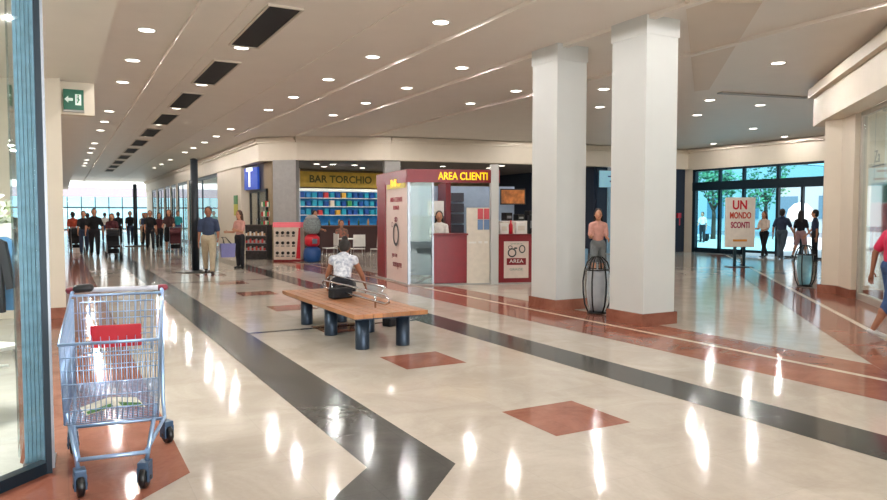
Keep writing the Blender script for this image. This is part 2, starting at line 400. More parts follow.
# flue-grey pillars under the fascia
f = MB(); f.prism([(6.42, 24.05), (7.07, 23.5), (7.3, 23.9), (6.7, 24.5)], 0, FZ); struct(f, 'wall_pillar_bar', greyp)
f = MB(); f.prism([(9.85, 22.3), (10.35, 22.1), (10.5, 22.6), (10.0, 22.8)], 0, FZ); struct(f, 'wall_pillar_kiosk', greyp)

# ------------------------------------------------------------------ shops behind the plaza: bar, service area, dark shop
f = MB(); f.box(6.5, 19, 28.3, 28.5, 0, FZ+.1); f.slab((6.62, 24.4), (6.62, 28.4), 0, FZ, -.12)
struct(f, 'wall_back_bar', mat('bar_wall', (150, 130, 100), .6))
f = MB(); f.prism([(6.4, 24.9), (7.2, 23.9), (10.1, 22.5), (15.4, 21.6), (22.7, 21.0), (22.7, 28.5), (6.4, 28.5)], FZ, FZ+.08)
struct(f, 'ceiling_bar', mat('shop_ceiling_grey', (96, 92, 92), .6))
f = MB(); f.box(18.4, 18.5, 21.4, 28.4, 0, FZ); f.slab((18.5, 21.35), (19.0, 21.3), 0, FZ, -.2); f.box(21.0, 22.7, 20.75, 21.0, 0, FZ); f.box(18.5, 22.7, 26, 26.1, 0, FZ)
struct(f, 'wall_dark_shop', mat('navy_shop_wall', (32, 46, 66), .6))
bl = bpy.data.lights.new('shop_spot', 'SPOT'); bl.energy = 150; bl.spot_size = math.radians(150); bl.spot_blend = .5; bl.shadow_soft_size = .06; bl.color = (1, .95, .88)
for i, (x, y) in enumerate(((8.3, 25.0), (9.0, 26.2), (8.9, 24.9), (9.75, 24.9), (10.6, 26.2), (13.5, 26.1), (13.0, 23.9), (11.4, 24.6), (12.2, 26.8), (15.1, 23.9), (14.5, 26.2), (14.8, 22.5), (19.8, 23.0))):
    downlight(x, y, 'small ceiling downlight inside the %s, %s from its left' % (('bar', ordn[i]) if i < 5 else ('service area shop', ordn[i-5])), 'downlights inside the shops', FZ, bl)

# bar fittings
barY = 28.1
t = thing('bar_sign', 'long yellow lit sign on the back wall of the bar', 'sign', (10.4, barY, 2.98))
a = MB(); a.box(-2.0, 1.95, 0, .12, -.3, .34); a.build('sign_panel', mat('yellow_sign', (196, 158, 62), .5, var=.2, scale=3, emit=(200, 160, 60), es=.12), t)
text('BAR TORCHIO', .42, mat('olive_letter', (92, 88, 40), .5), t, face_M((0, -.01, .02), (1, 0)), bold=.01)
t = thing('shelf_unit', 'turquoise-lit refrigerated shelving at the back of the bar', 'shelf', (10.4, barY, 0))
a = MB(); a.box(-2.0, 1.9, -.05, 0, 1.15, 2.62); a.box(-2.0, 1.9, -.5, 0, 1.1, 1.15); a.box(-2.02, -1.96, -.5, 0, 1.1, 2.62); a.box(1.9, 1.96, -.5, 0, 1.1, 2.62)
a.build('carcass', mat('turquoise_back', (34, 120, 170), .5, var=.5, scale=3, emit=(20, 110, 170), es=.25), t)
a = MB(); a.box(-2.0, 1.9, -.5, -.05, 2.5, 2.6); a.build('light_strip', mat('strip_light', (240, 240, 225), .5, emit=(240, 245, 235), es=.8), t)
for z in (1.5, 1.85, 2.2):
    a = MB(); a.box(-1.96, 1.9, -.45, -.05, z, z+.03); a.build('shelf_board', white, t)
pk = [(40, 130, 190), (30, 160, 190), (200, 60, 60), (230, 220, 200), (220, 170, 60), (60, 150, 90), (20, 80, 160)]
pkm = [mat('pack_%d' % i, c_, .5) for i, c_ in enumerate(pk)]
# packets on the shelves
cols = ['blue', 'turquoise', 'red', 'white', 'yellow', 'green', 'navy']
for zi, z in enumerate((1.53, 1.88, 2.23)):
    for i in range(14):
        ci = (i*3+zi*2) % 7 if (i+zi) % 3 == 0 else [0, 1, 6][(i+zi) % 3]
        a = MB(); a.bbox(-.09, .09, -.1, .1, 0, .2+.02*((i*5+zi) % 3), .015)
        o = a.build('snack_packet', pkm[ci]); o.location = (8.6+i*.255, barY-.28, z)
        tag(o, '%s snack packet on the %s bar shelf, %s from the left' % (cols[ci], ('bottom', 'middle', 'top')[zi], ordn[i]), 'packet', 'packets on the bar shelves')
t = thing('bar_counter', 'dark bar counter in front of the turquoise shelves', 'counter', (10.3, 26.6, 0))
a = MB(); a.box(-1.8, 2.0, 0, .6, 0, 1.05); a.build('counter_body', mat('dark_brown', (58, 34, 34), .4), t)
a = MB(); a.box(-1.85, 2.05, -.06, .66, 1.05, 1.1); a.build('counter_top', mat('brown_top', (96, 62, 50), .3), t)
for i in range(7):
    a = MB(); a.lathe([(.04, 0), (.04, .16), (.015, .21), (.015, .26)], 10)
    o = a.build('bottle', mat('bottle_%d' % (i % 3), [(120, 40, 40), (60, 90, 60), (190, 150, 90)][i % 3], .2)); o.location = (9.0+i*.42, 26.85, 1.1)
    tag(o, '%s bottle on the dark bar counter, %s from the left' % (['dark red', 'green', 'amber'][i % 3], ordn[i]), 'bottle', 'bottles on the bar counter')
# tables and chairs
def cafe_table(x, y, lb):
    t = thing('cafe_table', lb, 'table', (x, y, 0))
    a = MB(); a.lathe([(.33, .72), (.34, .735), (.34, .745), (.33, .75)], 28); a.build('table_top', white, t)
    a = MB(); a.tube([(0, 0, .02), (0, 0, .72)], .03, 12); a.build('pole', steel, t)
    a = MB(); a.lathe([(.22, 0), (.22, .012), (.05, .03), (.03, .05)], 24); a.build('base', steel, t)
cafe_table(8.25, 21.75, 'round white café table beside the seated bar customers')
def cafe_chair(x, y, rz, lb):
    t = thing('cafe_chair', lb, 'chair', (x, y, 0), rz, 'white chairs outside the bar')
    a = MB(); a.bbox(-.2, .2, -.2, .2, .43, .46, .012); a.build('seat', white, t)
    a = MB(); rs = []
    for k in range(7):
        u = -1+2*k/6; rs.append([(u*.2, .19+.03*(1-u*u), .52), (u*.2, .215+.03*(1-u*u), .52), (u*.19, .245+.03*(1-u*u), .9), (u*.19, .22+.03*(1-u*u), .9)])
    a.rings(rs, smooth=False); a.build('backrest', white, t)
    for sx in (-1, 1):
        for sy in (-1, 1):
            a = MB(); a.tube([(sx*.2, sy*.2, 0), (sx*.18, sy*.18, .44)] + ([(sx*.17, .22, .6)] if sy > 0 else []), .012); a.build('leg', chrome, t)
cafe_chair(8.3, 20.95, PI*.95, 'white café chair right of the bar table, back square on to us')
cafe_chair(8.75, 20.3, PI*1.05, 'white café chair nearest the red kiosk post')
cafe_chair(7.65, 21.75, PI*1.5, 'white café chair left of the bar table, seen sideways')
cafe_chair(8.35, 22.6, 0, 'white café chair behind the round table, occupied')

# gumball machine: grey dome, red waist, blue foot
t = thing('gumball_machine', 'tall round gumball machine with grey globe, red middle and blue base', 'vending machine', (7.1, 21.9, 0))
a = MB(); a.lathe([(.2, 0), (.27, .05), (.29, .25), (.26, .42), (.16, .5)], 28); a.build('base', blue, t)
a = MB(); a.lathe([(.16, .5), (.24, .58), (.24, .8), (.14, .9)], 28); h_ = a.build('coin_housing', redb, t)
a = MB(); a.box(-.08, .08, -.27, -.24, .6, .76); a.build('coin_plate', chrome, h_)
a = MB(); a.lathe([(.14, .9), (.22, .95), (.28, 1.08), (.29, 1.2), (.26, 1.34), (.2, 1.42)], 28); a.build('globe', mat('grey_globe', (128, 136, 136), .15, var=.3, scale=25), t)
a = MB(); a.lathe([(.21, 1.41), (.2, 1.45), (.1, 1.52), (.02, 1.53)], 28); a.build('lid', greyp, t)
# capsule toy machine bank
t = thing('capsule_machine_bank', 'white and red bank of capsule toy machines by the grey pillar', 'vending machine', (6.45, 22.5, 0), math.radians(-33))
a = MB(); a.bbox(-.45, .45, -.02, .45, .06, 1.12, .02); a.build('cabinet', mat('machine_white', (214, 196, 180), .4), t)
a = MB(); a.box(-.45, .45, -.03, .46, 0, .06); a.build('plinth', dred, t)
a = MB(); a.box(-.46, .46, -.03, .46, 1.12, 1.28); a.build('header', mat('pink_lit_header', (226, 110, 120), .4, emit=(240, 120, 130), es=.4), t)
a = MB(); a.prism([(.18, -.035), (.45, -.035), (.45, -.02), (.18, -.02)], .06, .07)
a.quad((.3, -.036, .1), (.45, -.036, .1), (.45, -.036, 1.1), (.4, -.036, 1.1)); a.build('red_stripe', redb, t)
for r_ in range(3):
    for q in range(4):
        a = MB(); zc = .28+.33*r_; xc = -.32+.18*q
        a.tube([(xc, -.02, zc), (xc, -.06, zc)], [.055, .045], 12); d_ = a.build('dispenser', black, t)
        a = MB(); a.box(xc-.05, xc+.05, -.045, -.02, zc-.12, zc-.08); a.build('prize_flap', chrome, d_)
# tobacconist front in the chamfer
dT = Vector((.5, -4.0)).normalized()
t = thing('tobacconist_sign', 'blue sign with a white letter T above the tobacconist door', 'sign', (6.2, 26.35, 2.87), 0)
a = MB(); a.slab((-.08, .66), (.1, -.62), -.4, .4, -.08); a.build('sign_panel', mat('blue_sign', (40, 76, 170), .4, emit=(40, 80, 190), es=.7), t)
text('T', .95, mat('white_letter', (240, 244, 250), .4, emit=(240, 245, 255), es=.9), t, face_M((-.09, -.2, 0), (.14, -1.0)), bold=.03, sx=1.05)
t = thing('tobacconist_door', 'dark framed glass door with stickers under the letter T sign', 'door', (6.42, 26.3, 0))
a = MB()
for u in (-1.3, -.1, 1.1): a.box(0, .07, u, u+.07, 0, 2.4)
a.box(0, .07, -1.3, 1.17, 2.36, 2.46); a.box(0, .07, -1.3, 1.17, 0, .25); a.build('frame', black, t)
a = MB(); a.box(.03, .04, -1.25, 1.12, .25, 2.36); a.build('glass_panel', glass, t)
a = MB(); a.tube([(-.05, -.05, .9), (-.05, -.05, 1.4)], .014); a.box(-.06, .0, -.06, -.04, .95, .98); a.box(-.06, .0, -.06, -.04, 1.32, 1.35); a.build('handle', chrome, t)
stk = [mat('sticker_green', (70, 130, 70), .5), mat('sticker_yellow', (190, 180, 60), .5), mat('sticker_orange', (210, 130, 70), .5)]
t = thing('notice_board', 'green and yellow notice on the wall left of the tobacconist', 'notice', (6.115, 28.6, 1.5))
a = MB(); a.box(0, .03, -.3, .3, .45, .8); a.build('green_strip', stk[0], t)
a = MB(); a.box(0, .03, -.3, .3, 0, .45); a.build('yellow_board', stk[1], t)
f = MB(); f.slab((6.32, 27.75), (6.55, 24.9), 2.46, FZ, -.25); f.slab((6.55, 25.1), (6.62, 24.3), 0, FZ, -.2); f.box(6.55, 6.6, 24.5, 27.7, 0, .9)
struct(f, 'wall_tobacconist', mat('tobac_wall', (118, 112, 106), .6))
# dark counter display to the left of the capsule machines
t = thing('display_case', 'dark display case with speckled goods beside the tobacconist entrance', 'display case', (5.95, 24.2, 0), math.radians(-35))
a = MB(); a.bbox(-.38, .38, -.25, .25, 0, 1.15, .01); a.build('cabinet', mat('case_dark', (42, 38, 40), .3, var=.6, scale=14), t)
a = MB(); a.box(-.4, .4, -.27, .27, 1.15, 1.19); a.build('top', mat('case_top', (70, 60, 56), .4), t)
for z in (.3, .55, .8):
    a = MB(); a.box(-.36, .36, -.3, -.25, z, z+.02); sh_ = a.build('display_shelf', steel, t)
    a = MB()
    for q in range(10): a.mi = (q*2+int(z*10)) % 4; a.box(-.35+q*.07, -.3+q*.07, -.3, -.26, z+.02, z+.1+.03*(q % 3))
    g_ = a.build('small_goods', [white, pkm[2], MATS['amber_goods'] if 'amber_goods' in MATS else mat('amber_goods', (190, 150, 110), .5), greyp], sh_); g_['kind'] = 'stuff'
t = thing('rack', 'tall rack crowded with small goods beside the grey pillar', 'rack', (6.55, 25.0, 0), math.radians(-60))
a = MB(); 
for sx in (-.3, .3): a.tube([(sx, 0, 0), (sx, 0, 2.0)], .015)
a.box(-.32, .32, -.2, .2, 0, .05); a.build('frame', steel, t)
for i in range(5):
    a = MB(); a.box(-.3, .3, -.15, .1, .4+i*.35, .42+i*.35); s_ = a.build('shelf', steel, t)
    a = MB()
    for q in range(6): a.mi = (q+i) % 3; a.box(-.28+q*.095, -.2+q*.095, -.14, -.02, .42+i*.35, .42+i*.35+.16+.02*(q % 3))
    g_ = a.build('goods', [pkm[2], pkm[3], pkm[5]], s_); g_['kind'] = 'stuff'

# dark shop beyond the columns: sign, blue poster
t = thing('shop_sign', 'pale blue sign over the dark shop seen between the two white columns', 'sign', (18.6, 21.05, 2.9), 0)
a = MB(); a.box(-.2, 1.9, .0, .06, -.3, .35); a.build('sign_panel', mat('pale_blue_sign', (150, 196, 214), .4, emit=(140, 200, 220), es=.5), t)
a = MB(); a.box(.2, 1.2, -.01, 0, .1, .15); a.box(.3, 1.6, -.01, 0, -.1, -.03); a.box(.9, 1.5, -.01, 0, .18, .26); a.build('print', blue, t)
t = thing('shop_post', 'pale blue upright display post in the dark shop behind the columns', 'post', (18.75, 20.9, 0))
a = MB(); a.bbox(-.07, .07, -.05, .05, 0, 2.6, .01); a.build('upright', mat('pale_blue', (140, 180, 205), .4), t)
a = MB(); a.box(-.2, .2, -.15, .15, 0, .03); a.build('foot', steel, t)

# ------------------------------------------------------------------ kiosk "AREA CLIENTI"
A0 = Vector((6.52, 13.55)); A1 = Vector((9.25, 12.64)); kd = (A1-A0).normalized()
kt = thing('customer_service_kiosk', 'red and white customer service kiosk with yellow lettering on a red band', 'kiosk', (A0.x, A0.y, 0), math.atan2(kd.y, kd.x))
KB = 2.6   # depth
# local x along the front, y into the kiosk
def kx(px): # front positions from survey
    return px
a = MB(); a.box(-.02, 2.02, -.03, .05, 2.22, 2.5)
a.prism([(-.03, 0), (.05, 0), (-.4, 2.35), (-.48, 2.35)], 2.22, 2.5); a.build('red_band', red, kt)
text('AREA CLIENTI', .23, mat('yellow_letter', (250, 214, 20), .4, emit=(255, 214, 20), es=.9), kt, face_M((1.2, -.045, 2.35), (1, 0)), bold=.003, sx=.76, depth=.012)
# banner wall on the left side
sd = Vector((-.19, .98)).normalized(); L0 = Vector((0, 0)); 
def sp(t_): return L0+sd*t_
a = MB(); p, q = sp(.02), sp(1.62); a.prism([(p.x, p.y), (p.x+.06, p.y), (q.x+.06, q.y), (q.x, q.y)], .03, 2.38); a.build('banner_wall', pinkp, kt)
def sM(t_, z): p = sp(t_); return face_M((p.x-.012, p.y, z), (-sd.x, -sd.y))
ban = bpy.data.objects.new('banner_print', None)
text('INFO', .2, MATS['yellow_letter'], kt, sM(.82, 2.23) @ Matrix.Translation((0, 0, .012)), bold=.015, sx=1.6, name='yellow_lettering')
a = MB(); a.M = sM(.82, 2.23); a.box(-.68, .68, -.12, .12, .0, .01); a.build('yellow_plate', mat('lemon_plate', (226, 214, 110), .5), kt)
text('AREA CLIENTI', .15, mat('rose_letter', (176, 70, 84), .5), kt, sM(.82, 1.86), name='rose_lettering', sx=.95)
text('SERVIZI', .13, MATS['rose_letter'], kt, sM(.82, 1.68), name='rose_lettering')
a = MB(); a.M = sM(.82, 1.08)
def ring(mb, cx, cy, rx, ry, w, seg=28, z=.006):
    for k in range(seg):
        a0, a1 = 2*PI*k/seg, 2*PI*(k+1)/seg
        mb.quad((cx+rx*math.cos(a0), cy+ry*math.sin(a0), z), (cx+rx*math.cos(a1), cy+ry*math.sin(a1), z), (cx+(rx-w)*math.cos(a1), cy+(ry-w)*math.sin(a1), z), (cx+(rx-w)*math.cos(a0), cy+(ry-w)*math.sin(a0), z))
ring(a, 0, 0, .22, .26, .07); a.build('oval_emblem', mat('ink_grey', (70, 62, 66), .5), kt)
a = MB(); a.M = sM(.82, 1.42); ring(a, 0, 0, .13, .06, .03); ring(a, 0, -.01, .05, .05, .05); ring(a, -.28, -.12, .07, .06, .02); a.build('small_emblem', mat('rose_ink', (150, 84, 90), .5), kt)
text('per te', .16, MATS['rose_ink'], kt, sM(.95, .62), name='rose_lettering')
text('sempre', .22, MATS['rose_ink'], kt, sM(.75, .42), name='rose_lettering')
a = MB(); p, q = sp(1.64), sp(2.3); a.prism([(p.x-.03, p.y), (p.x+.08, p.y), (q.x+.08, q.y), (q.x-.03, q.y)], 0, 2.3); a.build('red_post', red, kt)
a = MB(); p, q = sp(0), sp(2.5); a.prism([(p.x-.04, p.y), (p.x+.1, p.y), (q.x+.1, q.y), (q.x-.04, q.y)], 0, .035); a.box(0, 2.9, -.04, .06, 0, .03); a.build('base_rail', greyp, kt)
# front glass with metal edges
a = MB(); a.box(.05, .52, 0, .012, .03, 2.22); a.build('glass_panel', mat('kiosk_glass', (190, 205, 200), .04, alpha=.03, tint=(226, 236, 232)), kt)
a = MB(); a.box(-.01, .05, -.03, .04, .03, 2.22); a.box(.52, .56, -.02, .03, .03, 2.22); a.build('glass_edge', steel, kt)
a = MB(); a.bbox(.56, 1.29, -.02, .06, .04, 1.08, .008); a.build('counter_front', red, kt)
a = MB(); a.bbox(.54, 1.31, -.06, .5, 1.08, 1.12, .008); a.build('counter_top', dred, kt)
a = MB(); a.box(1.29, 1.8, 0, .05, .03, 1.68); pn = a.build('cream_panel', offw, kt)
a = MB(); a.box(1.33, 1.5, -.006, 0, .9, .94); a.box(1.55, 1.63, -.006, 0, .9, .95); a.box(1.68, 1.76, -.006, 0, .9, .95); a.build('white_labels', white, pn)
a = MB(); a.mi = 0; a.box(1.53, 1.65, -.008, 0, 1.43, 1.66); a.box(1.67, 1.79, -.008, 0, 1.43, 1.66); a.mi = 1; a.box(1.53, 1.65, -.008, 0, 1.2, 1.42); a.box(1.67, 1.79, -.008, 0, 1.2, 1.42)
a.build('leaflet_holder', [mat('leaflet_red', (200, 80, 90), .5), mat('leaflet_blue', (110, 140, 180), .5)], pn)
a = MB(); a.bbox(1.82, 1.99, -.06, .1, 0, 2.62, .01); a.build('white_post', colm, kt)
a = MB(); a.box(2.0, 2.9, -.02, .05, 0, 1.07); a.build('poster_front', red, kt)
pf = MB(); pf.box(2.12, 2.68, -.03, -.02, .13, .94); pf = pf.build('poster_board', mat('poster_paper', (224, 206, 196), .5), kt)
a = MB(); a.M = face_M((2.4, -.033, .55), (1, 0)); a.box(-.22, .22, -.13, .02, 0, .003); a.build('red_box', red, pf)
text('AREA', .11, white, pf, face_M((2.4, -.037, .5), (1, 0)), sx=1.2)
text('GRAZIE', .07, mat('ink_pale', (130, 150, 140), .5), pf, face_M((2.4, -.033, .32), (1, 0)), sx=1.3)
text('servizi per te', .05, MATS['ink_pale'], pf, face_M((2.4, -.033, .89), (1, 0)))
a = MB(); a.M = face_M((2.4, -.033, .55), (1, 0)); ring(a, -.1, .14, .1, .1, .03); ring(a, -.14, .26, .05, .04, .015); ring(a, .13, .22, .075, .09, .025); ring(a, -.02, .24, .04, .02, .02); a.build('oval_drawings', mat('ink_dark', (60, 62, 64), .5), pf)
a = MB(); a.box(2.0, 2.95, -.04, .35, 1.07, 1.1); a.build('shelf', dred, kt)
# kiosk back and inner walls
a = MB(); a.box(-.3, 3.1, KB, KB+.06, 0, 2.25); a.build('back_wall', mat('kiosk_back_blue', (150, 168, 190), .5), kt)
a = MB(); a.box(1.1, 1.22, 1.5, KB, 0, 2.3); a.build('inner_post', dred, kt)
for i in range(4):
    a = MB(); a.box(1.42, 1.75, KB-.09, KB, 1.05+i*.27, 1.27+i*.27); f_ = a.build('notice_tile', mat('tile_dark', (60, 60, 72), .4), kt)
a = MB(); a.box(.62, 1.0, 1.2, 1.24, 1.5, 1.85); a.build('white_notice', white, kt)
a = MB(); a.box(.3, .75, 1.6, 1.66, .9, 1.5); a.build('rear_leaflet_rack', mat('greenish_rack', (96, 116, 112), .4), kt)
o = thing('television', 'wall television with an orange picture behind the poster counter', 'television', (A0.x+kd.x*2.75-kd.y*-1.9*0, 0, 0))
pT = A0+kd*2.95+Vector((-kd.y, kd.x))*2.2
o.location = (pT.x, pT.y, 1.98); o.rotation_euler = (0, 0, math.atan2(kd.y, kd.x))
a = MB(); a.bbox(-.33, .33, 0, .05, -.2, .2, .01); a.build('casing', black, o)
a = MB(); a.box(-.3, .3, -.004, 0, -.17, .17); a.build('screen', mat('screen_orange', (150, 90, 40), .3, var=.9, scale=6, emit=(170, 96, 40), es=.4), o)
a = MB(); a.box(-.05, .05, .05, .42, -.03, .03); a.build('bracket', steel, o)
# things on the kiosk shelf
for i, (u, w_, h_, m_, lb, nm, ct) in enumerate(((2.16, .1, .24, white, 'white paper box at the left end of the kiosk shelf', 'paper_box', 'box'), (2.33, .05, .3, redb, 'slim dark red flask between the kiosk shelf boxes', 'flask', 'flask'), (2.55, .13, .26, white, 'white paper box at the right end of the kiosk shelf', 'paper_box', 'box'), (2.8, .07, .42, black, 'black speaker box at the end of the kiosk shelf by the column', 'speaker', 'speaker'))):
    P_ = A0+kd*u+Vector((-kd.y, kd.x))*.18
    t = thing(nm, lb, ct, (P_.x, P_.y, 1.1), math.atan2(kd.y, kd.x)+.1)
    a = MB()
    if nm == 'flask': a.lathe([(.045, 0), (.045, .2), (.02, .24), (.02, .3)], 14); a.build('body', m_, t)
    else:
        a.bbox(-w_, w_, -.06, .06, 0, h_, .006); a.build('body', m_, t)
        a = MB(); a.box(-w_*.6, w_*.6, -.064, -.06, h_*.3, h_*.7); a.build('front_panel', offw if m_ is white else steel, t)
PB = A0+kd*2.9+Vector((-kd.y, kd.x))*1.5
t = thing('sideboard', 'pale sideboard with dark machines inside the kiosk', 'cabinet', (PB.x, PB.y, 0), math.atan2(kd.y, kd.x))
a = MB(); a.bbox(-.45, .45, -.2, .2, 0, 1.35, .01); a.build('body', offw, t); a = MB(); a.box(-.48, .48, -.22, .22, 1.35, 1.38); a.build('top', white, t)
for i, (u, h_) in enumerate(((-.3, .2), (0, .16), (.28, .24))):
    P_ = PB+kd*u; t = thing('coffee_machine', '%s small black machine on the sideboard in the kiosk' % ('left', 'middle', 'right')[i][:6], 'appliance', (P_.x, P_.y, 1.38), 0)
    a = MB(); a.bbox(-.1, .1, -.1, .1, 0, h_, .02); a.build('body', black, t); a = MB(); a.box(-.06, .06, -.11, -.1, h_*.3, h_*.6); a.build('panel', steel, t)

# ------------------------------------------------------------------ entrance glazing (x = 22.7)
EX = 22.78
t = bpy.data.objects.new('door_1', None); COL.objects.link(t); t.location = (EX, 14.6, 0); t['kind'] = 'structure'
W = 20.35-14.6
a = MB()
for u in (0, W-.14): a.box(-.08, .1, u, u+.14, 0, 3.36)
a.box(-.08, .1, 0, W, 3.28, 3.36)
a.box(-.1, .14, 0, W, 2.5, 2.84)
a.box(-.05, .07, 0, 1.55-.0, 0, .06)
for y in (16.45, 17.9, 19.0): a.box(-.05, .07, y-14.6, y-14.6+.1, 0, 3.3)
for y in (15.5,): a.box(-.05, .07, y-14.6, y-14.6+.08, 0, 2.5)
a.box(-.05, .07, 17.9-14.6, W, 0, .14)
a.build('frame', tealdark, t)
a = MB(); a.box(0, .012, .14, W-.14, 2.84, 3.28); a.build('transom_pane', glasst, t)
for i, (y0, y1) in enumerate(((18.0, 19.0), (19.1, 20.2), (16.55, 17.9))):
    a = MB(); a.box(0, .012, y0-14.6, y1-14.6, .1, 2.5); p_ = a.build('door_pane', glasst, t)
    a = MB(); a.box(-.02, .03, y0-14.6, y1-14.6, .1, .2); a.box(-.02, .03, y0-14.6, y1-14.6, .95, 1.0) if i < 0 else None; a.build('pane_rail', tealdark, p_)
# white valance / portico lamp panel behind the transom
a = MB(); a.box(23.3, 28.5, 9, 16.9, 3.4, 3.5); struct(a, 'ceiling_portico', mat('portico_ceiling', (150, 160, 170), .6))
a = MB(); a.box(23.0, 45, -20, 60, -.15, -.02); struct(a, 'ground_outside', mat('pale_paving', (196, 200, 196), .8, var=.1, scale=1))
a = MB(); a.box(45, 90, -60, 90, -.2, -.04); struct(a, 'road_outside', mat('asphalt', (120, 124, 128), .9, var=.1, scale=1))
t = thing('round_lamp_panel', 'bright lit panel in the portico ceiling beyond the doors', 'ceiling light', (24.8, 15.4, 3.395))
a = MB(); a.bbox(-.8, .8, -.8, .8, -.04, 0, .01); a.build('diffuser', mat('panel_light', (240, 250, 255), .5, emit=(225, 246, 255), es=2.2), t)
t = thing('building', 'white flat-roofed building across the street beyond the entrance', 'building', (52, 24, 0))
a = MB(); a.box(0, 12, -13, 5.5, -.05, 9); a.build('walls', mat('white_render', (240, 240, 236), .7, var=.03), t)
for i in range(4):
    for z in (1.2, 5.2):
        a = MB(); a.box(-.06, 0, -11.5+i*4, -9.7+i*4, z, z+1.8); a.build('window', mat('window_blue', (90, 130, 150), .2), t)
t = thing('building', 'greyish building further left behind the trees outside', 'building', (58, 46, 0))
a = MB(); a.box(0, 12, -12, 12, -.05, 7); a.build('walls', mat('grey_render', (170, 190, 196), .7, var=.05), t)
for i in range(5):
    a = MB(); a.box(-.06, 0, -10+i*4, -8+i*4, 1.2, 3.2); a.build('window', MATS['window_blue'], t)
leafm = mat('tree_leaf', (78, 132, 96), .7, var=.5, scale=.8)
def tree(x, y, h, r, lb):
    t = thing('tree', lb, 'tree', (x, y, -.04), 0, 'trees outside the entrance')
    a = MB(); a.tube([(0, 0, 0), (.05, 0, h*.3), (-.05, .05, h*.62)], [.16, .12, .06], 10)
    for k in range(4): a.tube([(0, 0, h*.35), (math.cos(k*1.6)*r*.5, math.sin(k*1.6)*r*.5, h*.62)], [.06, .03], 6)
    a.build('trunk', mat('bark', (84, 70, 58), .9), t)
    a = MB()
    cl = [(random.uniform(-r, r)*.6, random.uniform(-r, r)*.6, h*.68+random.uniform(-.25, .3)*h) for _ in range(12)]
    for k in range(1500):
        c_ = random.choice(cl); v = Vector((random.gauss(0, 1), random.gauss(0, 1), random.gauss(0, 1))).normalized()*r*.5*random.uniform(.5, 1)
        p = Vector(c_)+v; n1 = Vector((random.gauss(0, 1), random.gauss(0, 1), random.gauss(0, 1))).normalized(); n2 = n1.orthogonal().normalized(); s_ = .13
        a.quad(p-n1*s_, p+n2*s_*.6, p+n1*s_, p-n2*s_*.6)
    a.build('foliage', leafm, t)
tree(38, 35.5, 5.5, 1.8, 'leafy green tree outside the leftmost entrance pane')
tree(36.5, 31, 5, 1.5, 'leafy green tree outside, behind the standing poster board')
tree(41, 30.6, 6.0, 1.7, 'green tree outside above the woman in the white top')
t = thing('parked_car', 'pale blue car parked outside the left entrance pane', 'car', (33.5, 30.5, -.02), math.radians(60))
a = MB(); rs = []
prof = [(-2.1, .45), (-2.05, .85), (-1.3, .95), (-.6, 1.42), (.7, 1.45), (1.5, .98), (2.1, .9), (2.15, .4)]
a.rings([[(x, yy, z) for x, z in prof] for yy in (-.8, -.7, .7, .8)], smooth=False); a.build('body', mat('car_blue', (120, 150, 170), .25, .3), t)
a = MB(); a.quad((-.95, -.81, 1.0), (1.25, -.81, 1.0), (.65, -.81, 1.38), (-.55, -.81, 1.38)); a.build('window', black, t)
for sx in (-1.35, 1.35):
    for sy in (-.75, .75):
        a = MB(); a.tube([(sx, sy-.1, .32), (sx, sy+.1, .32)], .32, 20); a.build('wheel', black, t)
t = thing('garden_parasol', 'round white parasol standing outside the open doors', 'parasol', (33.5, 22.95, -.02))
a = MB(); a.tube([(0, 0, 0), (0, 0, 2.3)], .03); a.build('pole', steel, t)
a = MB(); a.lathe([(.25, 0), (.25, .05), (.05, .1)], 20); a.build('base', steel, t)
a = MB(); a.lathe([(.62, 1.2), (.66, 1.5), (.56, 1.85), (.3, 2.12), (.02, 2.2)], 24); a.build('canopy', white, t)

# little red emergency call point on the entrance wall edge
t = thing('fire_call_point', 'small red call point on the wall left of the entrance glazing', 'alarm', (22.2, 20.62, 1.5))
a = MB(); a.bbox(-.1, .1, -.08, 0, -.1, .1, .01); a.build('housing', redb, t); a = MB(); a.box(-.03, .03, -.085, -.08, -.4, -.12); a.build('label_strip', redb, t)

# ------------------------------------------------------------------ right shop front
SD = Vector((-1, -1)).normalized()
def sf(x): return (x, x-5.1)
t = bpy.data.objects.new('window_30', None); COL.objects.link(t); t['kind'] = 'structure'
a = MB()
for x in (12.62, 9.0, 6.0): p = sf(x); q = sf(x-.08); a.slab(p, q, 0, 3.35, -.08)
a.slab(sf(12.62), sf(4), 3.27, 3.35, -.08); a.slab(sf(12.62), sf(4), 0, .12, -.1); a.build('frame', mat('shop_frame', (176, 168, 156), .4), t)
a = MB(); p = (12.55, 7.41); a.slab(p, (4.1, -1.04), .12, 3.27, -.012); a.build('pane', glass, t)
f = MB(); f.slab((13.4, 6.2), (6.0, -1.2), 0, 3.35, -.1); f.slab((12.9, 7.6), (14.1, 6.4), 0, 3.35, -.1)
f.prism([(12.9, 7.3), (14.1, 6.3), (6, -1.8), (4.3, -1.2)], 3.36, 3.42)
struct(f, 'wall_right_shop_interior', mat('shop_white', (230, 232, 228), .6))
l = bpy.data.objects.new('shop_light', bpy.data.lights.new('shop_light_right', 'AREA')); COL.objects.link(l); l.data.energy = 70; l.data.size = 1.0; l.location = (11.6, 5.6, 3.3)
l.data.color = (1, .98, .95)
def stand(x): p = sf(x); return p
t = thing('window_poster', 'green and red poster hanging in the right shop window', 'poster', (12.0, 6.76, 1.45), PI*1.25)
a = MB(); a.box(-.62, .5, 0, .02, -.62, .62); a.build('board', mat('poster_grey', (196, 196, 190), .5), t)
a = MB(); a.box(-.58, .46, -.006, 0, .28, .58); a.build('green_band', mat('poster_green', (60, 110, 84), .5, var=.3, scale=9), t)
a = MB()
for k in range(6): a.mi = k % 2; a.box(-.58+k*.173, -.42+k*.173, -.006, 0, -.58, .26)
